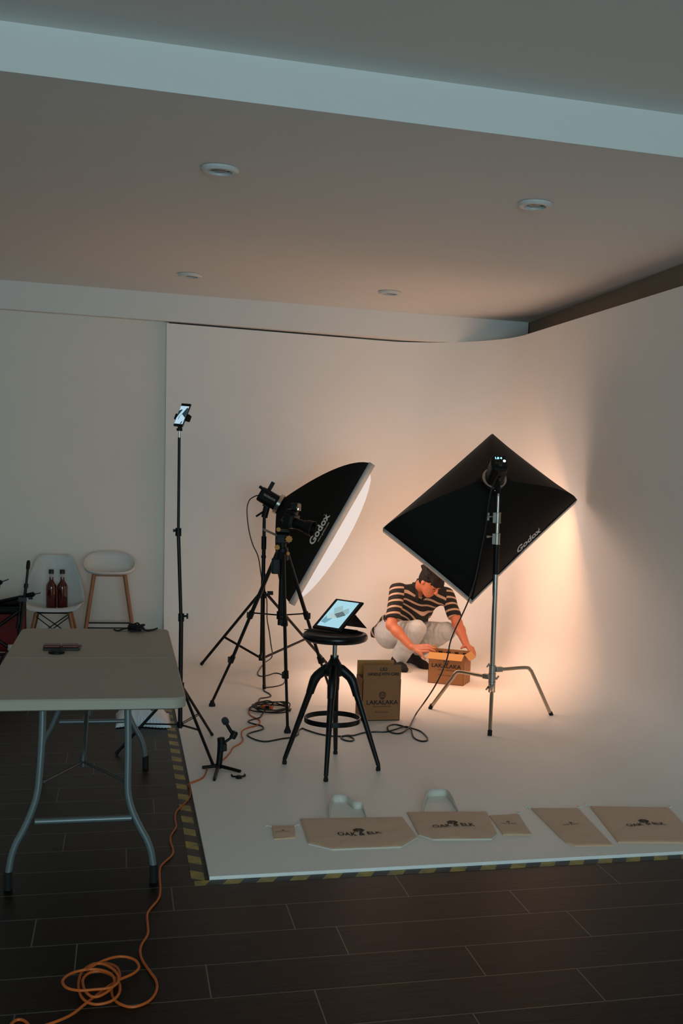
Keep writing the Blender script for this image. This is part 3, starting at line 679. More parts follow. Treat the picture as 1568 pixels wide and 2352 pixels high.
for y0, y1, rf, rb in ((4.195, 5.088, 0.055, 0.004), (5.091, 6.0, 0.004, 0.055)):
    o = half(y0, y1, rf, rb); n = len(o); cx, cy = -0.135, (y0 + y1) / 2
    def ins(d): return [((x - cx) * (1 - d / 0.373) + cx, (y - cy) * (1 - d / ((y1 - y0) / 2)) + cy) for x, y in o]
    rings = [(ins(0.012), TZ - 0.046), (ins(0.0), TZ - 0.040), (ins(0.0), TZ - 0.007), (ins(0.006), TZ)]
    tm.grid([[Vector((x, y, z)) for x, y in r] for r, z in rings], wrap=True)
    k = len(tm.v); tm.f.append([k - n + i for i in range(n)]); tm.f.append([k - 4 * n + i for i in reversed(range(n))])
tm.build('tabletop', plastic_m, tb_, angle=28)
tl = [(97, 1642), (95, 1700), (89, 1790), (84, 1828), (73, 1864), (55, 1905), (37, 1938), (26, 1968), (20, 2000), (18, 2026)]
tr_ = [(293, 1642), (294, 1720), (293, 1810), (297, 1842), (306, 1870), (322, 1903), (337, 1930), (347, 1958), (352, 1990), (353, 2016)]
yf, ybk = 4.262, 5.93
for Y, rev in ((yf, 0), (ybk, 1)):
    mids = []
    for k, pts in enumerate((tl, tr_)):
        w = [Q(px, py, yf) for px, py in pts]; w[0].z = TZ - 0.03
        w = [Vector((p.x, Y + (0.03 if not rev else -0.03) * min(1, p.z / 0.7), p.z)) for p in w]
        w[-1].z = FL + 0.06
        lg = MB().tube(spline(w, 6), 0.0135, n=14).build('leg', grey_tube, tb_, angle=60)
        MB().cyl(w[-1] + Vector((0, 0, 0.012)), Vector((w[-1].x, w[-1].y, FL + 0.001)), 0.0165, n=16).build('foot_cap', rubber_m, lg)
    xa, xb = Q(80, 1888, yf), Q(302, 1880, yf)
    zz = (xa.z + xb.z) / 2
    MB().cyl((xa.x, Y + 0.006, zz), (xb.x, Y + 0.006, zz), 0.0115, n=14).build('crossbar', grey_tube, tb_)
    sg = 1 if not rev else -1
    J = Vector((-0.155, Y + sg * 0.36, 0.385)); La = Q(100, 1797, yf); Lb = Q(291, 1797, yf)
    bm_ = MB().tube(spline([J, J + Vector((0.004, sg * 0.02, 0.06)), Vector((-0.145, Y + sg * 0.58, 0.60)), Vector((-0.145, Y + sg * 0.70, TZ - 0.045))], 5), 0.010, n=10)
    bm_.cyl(J, (La.x, Y + sg * 0.01, La.z), 0.006, n=8).cyl(J, (Lb.x, Y + sg * 0.01, Lb.z), 0.006, n=8).cyl(J + Vector((0, 0, -0.02)), J + Vector((0, 0, 0.03)), 0.013, n=12)
    bm_.build('brace', mat('dark_tube', '#4f5250', 0.4, metal=0.4, noise=0.08), tb_)
# things on the table
red_m = mat('dark_red', '#5c1712', 0.4, noise=0.12, nscale=30)
rc = thing('pocket_case', 'small dark red case lying closed on the grey table', 'case', P(141, 1493, TZ))
o = P(141, 1492, TZ)
m_ = MB().box(o + Vector((-0.041, 0, 0.019)), (0.076, 0.058, 0.013)).box(o + Vector((0.040, 0, 0.019)), (0.076, 0.058, 0.013))
m_.build('lid', red_m, rc, bevel=0.004)
MB().box(o + Vector((0, -0.002, 0.0065)), (0.160, 0.064, 0.013)).build('base', mat('dark_base', '#150c0a', 0.5, noise=0.1), rc, bevel=0.003)
MB().box(o + Vector((0.083, 0.014, 0.016)), (0.014, 0.018, 0.009)).box(o + Vector((0.080, -0.02, 0.012)), (0.014, 0.014, 0.008)).build('tabs', red_m, rc, bevel=0.002)
o = P(130, 1500.5, TZ)
lc = thing('lens_cap', 'small black lens cap on the table in front of the red case', 'lens cap', o)
MB().lathe([(0, 0), (0.034, 0), (0.036, 0.002), (0.036, 0.009), (0.033, 0.011), (0.0, 0.011)], o, n=36, caps=False).build('cap', blackp_m, lc)
MB().lathe([(0, 0.0111), (0.026, 0.0111), (0.024, 0.013), (0.0, 0.013)], o, n=30, caps=False).build('cap_centre', rubber_m, lc)
o = P(315, 1450, TZ)
sg_ = thing('camera_strap', 'tangle of black camera strap and cord at the far end of the table', 'strap', P(312, 1450, TZ))
m_ = MB(); rg = random.Random(3); pts = []
for k in range(26):
    a = k * 1.9; r = 0.02 + 0.035 * rg.random()
    pts.append(P(312 + 13 * math.cos(a) * (0.6 + rg.random()), 1450 + 3.0 * math.sin(a) * (0.6 + rg.random()), TZ) + Vector((0, 0, 0.008 + 0.028 * rg.random())))
m_.tube(spline(pts, 5), 0.0042, n=8)
m_.tube(spline([P(262, 1448, TZ) + Vector((0, 0, .005)), P(272, 1451, TZ) + Vector((0, 0, .006)), P(285, 1448, TZ) + Vector((0, 0, .01)), P(300, 1449, TZ) + Vector((0, 0, .015))], 6), 0.0045, n=8)
m_.build('cord', rubber_m, sg_)
m_ = MB(); sp_ = spline([P(308, 1446, TZ) + Vector((0, 0, .026)), P(322, 1449, TZ) + Vector((0, 0, .016)), P(336, 1451, TZ) + Vector((0, 0, .006)), P(350, 1449.5, TZ) + Vector((0, 0, .006)), P(362, 1446, TZ) + Vector((0, 0, .007))], 8)
m_.grid([[p + Vector((0, -0.012, 0)) for p in sp_], [p + Vector((0, 0.012, 0.002)) for p in sp_]]); m_.build('strap', fabric_m, sg_, solid=0.004)
m_ = MB(); cxx = P(308, 1447, TZ)
m_.lathe([(0, 0), (0.032, 0), (0.036, 0.012), (0.03, 0.028), (0, 0.03)], cxx, n=20, caps=False); m_.build('cap', blackp_m, sg_)

# ---------------- white shell chair
shell_m = mat('white_shell', '#c9cdca', 0.45, noise=0.02)
wood_m = mat('light_wood', '#9a6a45', 0.5, noise=0.22, nscale=30)
CH = Vector((-0.535, 9.16, FL))
ch = thing('shell_chair', 'white plastic shell chair with wooden legs holding two red bottles', 'chair', CH)
prof = [(0.205, 0.428, 0.185), (0.200, 0.445, 0.205), (0.165, 0.452, 0.220), (0.09, 0.440, 0.228), (0.0, 0.428, 0.232), (-0.08, 0.428, 0.233), (-0.135, 0.446, 0.233), (-0.172, 0.495, 0.230), (-0.192, 0.56, 0.222), (-0.208, 0.64, 0.205), (-0.222, 0.72, 0.178), (-0.232, 0.79, 0.150), (-0.236, 0.825, 0.128), (-0.238, 0.843, 0.100)]
ys = spline([(p[0], p[1], p[2]) for p in prof], 4); rows = []
for i, p in enumerate(ys):
    t = i / (len(ys) - 1); r = []
    cup = 0.055 * math.sin(min(1, t * 1.15) * math.pi) + 0.012
    for j in range(25):
        u = -1 + j / 12; e = abs(u) ** 2.6
        fx = u * p.z
        fwd = cup * e * (0.3 + 0.9 * (t > 0.35) * min(1, (t - 0.35) * 4)); upw = cup * e * (1 - 0.75 * min(1, max(0, (t - 0.3) * 3)))
        r.append(CH + Vector((fx, -(p.x) - fwd, p.y - FL + upw)))
    rows.append(r)
MB().grid(rows).build('seat_shell', shell_m, ch, angle=80, solid=0.008, subsurf=0)
for sx, sy in ((-1, -1), (1, -1), (-1, 1), (1, 1)):
    MB().cyl(CH + Vector((sx * 0.125, sy * 0.11, 0.425)), CH + Vector((sx * 0.215, sy * 0.20, 0.0)), 0.0155, 0.011, n=14).build('leg', wood_m, ch)
wr = MB()
for sy in (-1, 1):
    wr.cyl(CH + Vector((-0.13, sy * 0.12, 0.40)), CH + Vector((0.185, sy * 0.17, 0.16)), 0.0042, n=8).cyl(CH + Vector((0.13, sy * 0.12, 0.40)), CH + Vector((-0.185, sy * 0.17, 0.16)), 0.0042, n=8)
for sx in (-1, 1):
    wr.cyl(CH + Vector((sx * 0.12, -0.13, 0.40)), CH + Vector((sx * 0.17, 0.185, 0.16)), 0.0042, n=8).cyl(CH + Vector((sx * 0.12, 0.13, 0.40)), CH + Vector((sx * 0.17, -0.185, 0.16)), 0.0042, n=8)
    wr.cyl(CH + Vector((sx * 0.13, -0.115, 0.405)), CH + Vector((sx * 0.13, 0.115, 0.405)), 0.006, n=8)
wr.cyl(CH + Vector((-0.13, 0.0, 0.41)), CH + Vector((0.13, 0, 0.41)), 0.006, n=8)
wr.build('wire_base', black_m, ch)
# bottles on the chair
sauce_m = mat('red_sauce', '#4a0f08', 0.12, noise=0.15, nscale=20, coat=0.6)
glass_m = mat('clear_glass', '#e8e8e4', 0.05, trans=0.95, noise=0.01)
capk_m = mat('black_cap', '#0c0b0a', 0.5, noise=0.1)
bz = 0.435
def bottle(c, lab):
    t = thing('bottle', lab, 'bottle', c, 'bottles on the shell chair')
    MB().lathe([(0, 0.0), (0.037, 0.0), (0.041, 0.006), (0.041, 0.165), (0.039, 0.182), (0.030, 0.200), (0.021, 0.213), (0.0165, 0.226), (0.0155, 0.250), (0.0, 0.250)], c, n=28, caps=False).build('sauce', sauce_m, t)
    MB().lathe([(0.0160, 0.245), (0.0160, 0.272), (0.0185, 0.276), (0.0185, 0.281), (0.0, 0.281)], c, n=24, caps=False).build('glass_neck', glass_m, t)
    MB().lathe([(0, 0.276), (0.0195, 0.276), (0.0195, 0.306), (0.018, 0.309), (0, 0.309)], c, n=24, caps=False).build('cap', capk_m, t)
    return t
b1_, b2_ = Q(118, 1391, 9.17), Q(142, 1391, 9.17)
bt1 = bottle(Vector((b1_.x, 9.17, bz)), 'bottle of dark red sauce on the shell chair, the left one')
bt2 = dup(bt1); bt2.location = (b2_.x + 0.004, 9.175, bz); bt2['label'] = 'bottle of dark red sauce on the shell chair, the one nearer the bar stool'

# ---------------- white bar stool
BS = Vector((-0.105, 9.27, FL))
bs = thing('bar_stool', 'white low-backed bar stool with wooden legs and black footrest', 'bar stool', BS)
rows = []
for i in range(10):
    s = i / 9; r = []
    for j in range(48):
        a = 2 * math.pi * j / 48; ca, sa = math.cos(a), math.sin(a)
        e = 0.75; x = 0.202 * math.copysign(abs(ca) ** e, ca); y = 0.175 * math.copysign(abs(sa) ** e, sa)
        rim = 0.735 + 0.145 * (0.5 + 0.5 * sa) ** 1.2
        g = s ** 2.6; flare = 0.30 + 0.70 * (1 - (1 - s) ** 2.0)
        z = 0.712 + (rim - 0.712) * g
        r.append(BS + Vector((x * flare * (s > 0) + 0 * x, y * flare, z - FL)))
    rows.append(r)
rows[0] = [BS + Vector((0.30 * (p.x - BS.x) * 0 + 0.28 * 0.2 * math.cos(2 * math.pi * j / 48), 0.28 * 0.17 * math.sin(2 * math.pi * j / 48), 0.711 - FL)) for j, p in enumerate(rows[0])]
m_ = MB().grid(rows, wrap=True); m_.f.append(list(range(48)))
m_.build('seat_shell', mat('white_seat', '#ddd9d4', 0.5, noise=0.02), bs, angle=80, solid=0.009)
for sx, sy in ((-1, -1), (1, -1), (-1, 1), (1, 1)):
    MB().cyl(BS + Vector((sx * 0.120, sy * 0.09, 0.722)), BS + Vector((sx * 0.225, sy * 0.185, 0.0)), 0.0165, 0.0135, n=14).build('leg', wood_m, bs)
MB().box(BS + Vector((0, 0, 0.718)), (0.27, 0.20, 0.016)).build('under_frame', wood_m, bs, bevel=0.004)
fb = MB()
def lz(z, sx, sy):
    t = 1 - z / 0.722; return BS + Vector((sx * (0.12 + 0.105 * t), sy * (0.09 + 0.095 * t), z))
for a, b in (((-1, -1), (1, -1)), ((-1, 1), (1, 1)), ((-1, -1), (-1, 1)), ((1, -1), (1, 1))):
    fb.cyl(lz(0.295, *a), lz(0.295, *b), 0.006, n=10)
fb.build('footrest', black_m, bs)

# ---------------- red folding wagon with light stands in it, jug in front
redf = mat('red_canvas', '#6a1410', 0.8, noise=0.15, nscale=40, bump=0.06, bscale=300)
xr = Q(46, 1430, 8.5).x
wg = thing('folding_wagon', 'red canvas folding wagon with black frame at the far left', 'wagon', (xr - 0.4, 8.78, FL))
x0, x1, y0, y1, z0, z1 = xr - 0.82, xr, 8.46, 8.88, 0.20, 0.505
m_ = MB(); inner_ = 0.012
for A, B in (((x0, y0), (x1, y0)), ((x1, y0), (x1, y1)), ((x1, y1), (x0, y1)), ((x0, y1), (x0, y0))):
    rws = []
    for i in range(6):
        z = z0 + (z1 - z0) * i / 5; rws.append([Vector((A[0] + (B[0] - A[0]) * j / 10, A[1] + (B[1] - A[1]) * j / 10, z)) + Vector((0, 0.012 * math.sin(j * 1.9 + i), 0)) * (1 if A[1] == B[1] and 0 < j < 10 else 0) for j in range(11)])
    m_.grid(rws)
m_.grid([[Vector((x0, y0, z0)), Vector((x1, y0, z0))], [Vector((x0, y1, z0)), Vector((x1, y1, z0))]])
m_.build('canvas_basket', redf, wg, solid=0.006)
MB().tube([(x0, y0, z1), (x1, y0, z1), (x1, y1, z1), (x0, y1, z1)], 0.028, n=10, closed=True).build('top_rim', fabric_m, wg)
m_ = MB()
yk = y0 - 0.03
m_.cyl((x0, yk, z0 - 0.02), (x0 + 0.42, yk, z1), 0.012).cyl((x0, yk - 0.012, z1), (x0 + 0.42, yk - 0.012, z0 - 0.02), 0.012).cyl((x1 - 0.42, yk, z0 - 0.02), (x1, yk, z1), 0.012).cyl((x1 - 0.42, yk - 0.012, z1), (x1, yk - 0.012, z0 - 0.02), 0.012)
for x in (x0, x1):
    for y in (y0 - 0.01, y1): m_.cyl((x, y, 0.10), (x, y, z1), 0.014)
m_.tube([(x0, y0, z0 - 0.02), (x1, y0, z0 - 0.02), (x1, y1, z0 - 0.02), (x0, y1, z0 - 0.02)], 0.012, n=8, closed=True)
m_.build('frame', black_m, wg)
for x in (x0 + 0.02, x1 - 0.02):
    for y in (y0 + 0.01, y1 - 0.01):
        wl = MB().lathe([(0, -0.02), (0.05, -0.022), (0.064, -0.015), (0.066, 0), (0.064, 0.015), (0.05, 0.022), (0, 0.02)], (x, y, FL + 0.067), (0, 1, 0), n=28, caps=False).build('wheel', rubber_m, wg)
        MB().cyl((x, y, FL + 0.067), (x, y, 0.12), 0.012, n=10).build('caster_fork', black_m, wl)
hA, hB, hC = Q(47, 1444, 8.44), Q(60, 1345, 8.44), Q(65.5, 1290, 8.44)
m_ = MB().cyl(hA, hB, 0.011, n=12).cyl(hA + Vector((-0.022, 0.005, 0.0)), hA + (hB - hA) * 0.65 + Vector((-0.022, 0.005, 0)), 0.010, n=12).cyl(hB, hC, 0.009, n=12).cyl(hA + (hB - hA) * 0.95, hB + (hC - hB) * 0.08, 0.016, n=12).box(hA + (hB - hA) * 0.68 + Vector((-0.012, 0, 0)), (0.055, 0.03, 0.03))
m_.build('pull_handle', black_m, wg)
MB().lathe([(0, 0), (0.012, 0.0), (0.014, 0.02), (0.0135, 0.05), (0.010, 0.065), (0, 0.068)], hB + (hC - hB) * 0.68, (hC - hB), 16, caps=False).build('grip', rubber_m, wg)
def folded(a, b, lab):
    a, b = Vector(a), Vector(b); d = (b - a).normalized()
    t = thing('folded_light_stand', lab, 'light stand', a, 'folded stands in the wagon')
    MB().cyl(a, b - d * 0.16, 0.017, 0.014, n=14).build('legs', black_m, t)
    MB().cyl(b - d * 0.17, b - d * 0.05, 0.010, n=12).build('riser', black_m, t)
    MB().cyl(b - d * 0.11, b - d * 0.06, 0.018, n=12).box(b - d * 0.085 + Vector((0, 0, -0.022)), (0.03, 0.02, 0.022)).build('collar', blackp_m, t)
    MB().cyl(b - d * 0.06, b, 0.0055, n=10).build('spigot', chrome_m, t)
tip1 = Q(94, 1361, 8.40); folded(Q(20, 1386, 8.56) + Vector((-0.45, 0.15, -0.10)), tip1, 'folded black stand with silver tip, sticking out of the wagon in front of the chair')
tip2 = Q(20, 1330, 8.55); folded(tip2 + Vector((-0.55, 0.12, -0.24)), tip2, 'folded black stand with silver tip, higher one at the left image edge')
# jug
jc = Vector((Q(27, 1500, 8.12).x, 8.12, FL))
jg = thing('jug', 'dark round glass jug with white screw cap and ring handle, beside the table', 'jug', jc)
MB().lathe([(0, 0), (0.075, 0), (0.088, 0.01), (0.090, 0.06), (0.090, 0.16), (0.084, 0.20), (0.066, 0.240), (0.042, 0.268), (0.026, 0.282), (0.022, 0.295), (0, 0.295)], jc, n=40, caps=False).build('body', mat('dark_glass', '#140806', 0.08, noise=0.1, coat=0.5), jg)
cpm = mat('white_cap', '#c9b8ac', 0.5, noise=0.03)
MB().lathe([(0, 0.283), (0.028, 0.283), (0.029, 0.296), (0.026, 0.298), (0.026, 0.318), (0.024, 0.321), (0, 0.321)], jc, n=28, caps=False).build('cap', cpm, jg)
h0 = jc + Vector((0.02, 0, 0.300))
MB().tube(spline([h0, h0 + Vector((0.012, -.004, 0.028)), h0 + Vector((0.036, -.006, 0.042)), h0 + Vector((0.058, -.006, 0.030)), h0 + Vector((0.048, -.006, 0.010)), h0 + Vector((0.012, -.004, -0.012))], 6), 0.0035, n=8).build('ring_handle', cpm, jg)
MB().slab([jc + Vector((-0.02 + 0.028 * k, -0.0915, 0.075 + dz)) for k, dz in ((0, 0), (1, 0), (1, .05), (0, .05))], 0.001, (0, -1, 0)).build('sticker', mat('sticker', '#3a4542', 0.5, noise=0.2), jg)

# ---------------- white crinkled bag on the floor behind the table
bgx0, bgx1 = P(288, 1660, FL), P(388, 1660, FL)
rows = []; rg = np.random.default_rng(5); NU, NV = 34, 18
hm = rg.random((NV + 1, NU + 1))
for k in range(2): hm = (hm + np.roll(hm, 1, 0) + np.roll(hm, 1, 1) + np.roll(hm, -1, 0) + np.roll(hm, -1, 1)) / 5
hm = (hm - hm.mean()) / hm.std()
for i in range(NV + 1):
    v = i / NV; r = []
    for j in range(NU + 1):
        u = j / NU; x = bgx0.x - 0.06 + (bgx1.x - bgx0.x + 0.06) * u; y = 6.86 + 0.42 * v + 0.03 * math.sin(u * 5) + (0.012 * (j % 2) if i == 0 else 0)
        x += (0.012 * (i % 2) if j == NU else 0)
        env = (math.sin(u * math.pi) ** 0.6) * (math.sin(min(1, v * 1.1) * math.pi) ** 0.5) if 0 < u < 1 and 0 < v < 0.9 else 0
        r.append(Vector((x, y, FL + 0.006 + 0.12 * env + max(-0.006 * (env < .05), 0.011 * hm[i, j] * env))))
    rows.append(r)
pbag = tag(MB().grid(rows).build('plastic_bag', mat('white_film', '#e6eaee', 0.4, noise=0.06, nscale=25), base=(0.15, 7.07, FL), angle=25, solid=0.0015), 'crinkled white bag with zigzag edge on the dark floor behind the table', 'bag')
pm = MB()
for i0, j0, n_, dj in ((9, 6, 7, 1), (6, 11, 8, 1), (11, 18, 8, 1), (5, 20, 7, 1)):
    pm.tube(spline([rows[min(NV, max(0, i0 + int(round(1.6 * math.sin(k * 1.3 + j0)))))][j0 + k * dj] + Vector((0, -0.002, 0.004)) for k in range(n_)], 4), 0.0028, n=6)
pm.build('printed_lines', mat('grey_print', '#26282c', 0.6, noise=0.05), pbag)

# ================================================================== cartons
card_m = mat('brown_card', '#94633c', 0.8, noise=0.10, nscale=60)
card_in = mat('brown_card_inside', '#b8884f', 0.8, noise=0.06, nscale=60)
ink_m = mat('dark_ink', '#0a0806', 0.7, noise=0.05)
def carton(name, label, c, yaw, W, Dp, H, flaps, lines, group):
    R = Matrix.Rotation(yaw, 3, 'Z'); c = Vector(c)
    def w(x, y, z): return c + R @ Vector((x, y, z))
    t = thing(name, label, 'carton', c, group); th = 0.004
    m = MB()
    m.slab([w(-W / 2, 0, 0), w(W / 2, 0, 0), w(W / 2, 0, H), w(-W / 2, 0, H)], th, R @ Vector((0, 1, 0)))
    m.slab([w(-W / 2, Dp, 0), w(W / 2, Dp, 0), w(W / 2, Dp, H), w(-W / 2, Dp, H)], th, R @ Vector((0, -1, 0)))
    m.slab([w(-W / 2, 0, 0), w(-W / 2, Dp, 0), w(-W / 2, Dp, H), w(-W / 2, 0, H)], th, R @ Vector((1, 0, 0)))
    m.slab([w(W / 2, 0, 0), w(W / 2, Dp, 0), w(W / 2, Dp, H), w(W / 2, 0, H)], th, R @ Vector((-1, 0, 0)))
    m.slab([w(-W / 2, 0, 0), w(W / 2, 0, 0), w(W / 2, Dp, 0), w(-W / 2, Dp, 0)], th)
    m.build('body', card_m, t, smooth=False)
    for side, ang, ln in flaps:           # ang: 0 straight up, 90 folded out level, 180 hanging down
        a = math.radians(ang); e = 0.003
        if side == 'front': A, B, o = w(-W / 2 + e, 0, H), w(W / 2 - e, 0, H), R @ Vector((0, -1, 0))
        elif side == 'back': A, B, o = w(-W / 2 + e, Dp, H), w(W / 2 - e, Dp, H), R @ Vector((0, 1, 0))
        elif side == 'left': A, B, o = w(-W / 2, e, H), w(-W / 2, Dp - e, H), R @ Vector((-1, 0, 0))
        else: A, B, o = w(W / 2, e, H), w(W / 2, Dp - e, H), R @ Vector((1, 0, 0))
        d = Vector((0, 0, 1)) * math.cos(a) + o * math.sin(a); nn = (B - A).cross(d).normalized()
        outn = o * math.cos(a) - Vector((0, 0, 1)) * math.sin(a)
        f = MB(); f.slab([A, B, B + d * ln, A + d * ln], 0.0022, outn); f.build('flap', card_m, t, smooth=False)
        f2 = MB(); f2.slab([A - outn * .0002, B - outn * .0002, B + d * ln * .995 - outn * .0002, A + d * ln * .995 - outn * .0002], 0.0012, -outn); f2.build('flap_lining', card_in, t, smooth=False)
    for s, size, x, z, sx, thick in lines:
        vs, fs = text_mb(s, size, sx, thick=thick); mm = MB(); mm.add(put(vs, w(x, 0, z), R @ Vector((1, 0, 0)), (0, 0, 1), 0.0012 if z < H else 0.0036), fs); mm.build('lettering', ink_m, t, smooth=False, fix=False)
    return t, w, R
def emblem(t, w, R, x, z, s):
    m = MB(); X = R @ Vector((1, 0, 0)); Zv = Vector((0, 0, 1)); o = w(x, 0, z) - R @ Vector((0, 0.0012, 0))
    def ringp(pts, wd):
        k = len(pts)
        for i in range(k):
            a, b = Vector(pts[i]), Vector(pts[(i + 1) % k]); d = (b - a).normalized(); n = Vector((-d.y, d.x)) * wd
            q = [a + n, b + n, b - n, a - n]; m.add([o + X * (p.x * s) + Zv * (p.y * s) for p in q], [(0, 1, 2, 3)])
    out = [(math.cos(a) * 0.5, math.sin(a) * 0.55) for a in [2 * math.pi * k / 16 for k in range(16)]]
    out = [(x_ if y_ > -0.1 else x_ * 0.8, y_ if y_ > 0 else y_ * 1.15) for x_, y_ in out]
    ringp(out, 0.05)
    for cx in (-0.2, 0.2): ringp([(cx + 0.12 * math.cos(a), 0.02 + 0.12 * math.sin(a)) for a in [2 * math.pi * k / 8 for k in range(8)]], 0.04)
    ringp([(-0.05, -0.2), (0.05, -0.2), (0, -0.1)], 0.03); ringp([(-0.22, -0.36), (0.22, -0.36), (0.16, -0.46), (-0.16, -0.46)], 0.04)
    for cx in (-0.28, 0, 0.28): ringp([(cx + 0.06 * math.cos(a), 0.33 + 0.06 * math.sin(a)) for a in [2 * math.pi * k / 6 for k in range(6)]], 0.035)
    m.build('emblem', ink_m, t, smooth=False, fix=False)
c1, w1, R1 = carton('cardboard_box', 'open brown carton behind the stool, upright flap printed HANDLE WITH CARE', (1.6465, 6.885, 0.001), 0.0, 0.258, 0.20, 0.276,
    [('front', 1, 0.098), ('back', 1, 0.095)],
    [('LID', 0.033, 0.008, 0.345, 1.0, 0.001), ('HANDLE WITH CARE', 0.0275, 0.008, 0.312, 0.80, 0.001), ('LAKALAKA', 0.040, 0.006, 0.122, 1.08, 0.0008), ('Sauces and Dressings', 0.0135, 0.006, 0.096, 1.05, 0.0), ('Made in Mexico', 0.0135, 0.006, 0.058, 1.05, 0.0)], 'cartons')
emblem(c1, w1, R1, 0.006, 0.170, 0.042)
a2 = Vector((2.319, 8.153)); b2 = Vector((2.563, 8.002)); yaw = math.atan2(b2.y - a2.y, b2.x - a2.x); W2 = 0.287
mid2 = (a2 + b2) / 2
c2, w2, R2 = carton('cardboard_box', 'open brown carton being unpacked by the crouching man', (mid2.x, mid2.y, 0.001), yaw, W2, 0.215, 0.245,
    [('front', 118, 0.085), ('right', 138, 0.062), ('left', 12, 0.03)],
    [('LAKALAKA', 0.043, 0.0, 0.142, 1.12, 0.0008), ('Salsas y Aderezos', 0.0165, 0.0, 0.112, 1.1, 0.0), ('Hecho en Mexico', 0.0165, 0.004, 0.070, 1.1, 0.0)], 'cartons')
emblem(c2, w2, R2, 0.0, 0.180, 0.042)
# dark dividers / packed tops showing at the back of the open carton
for k in range(4):
    c = w2(-0.098 + 0.066 * k, 0.175, 0.0055)
    bx = thing('packed_bottle', 'dark capped bottle packed inside the open carton', 'bottle', c, 'bottles packed in the carton')
    MB().lathe([(0, 0), (0.026, 0), (0.028, 0.01), (0.028, 0.15), (0.014, 0.185), (0.013, 0.205), (0, 0.205)], c, n=20, caps=False).build('body', sauce_m, bx)
    MB().lathe([(0, 0.204), (0.016, 0.204), (0.016, 0.226), (0, 0.228)], c, n=18, caps=False).build('cap', capk_m, bx)

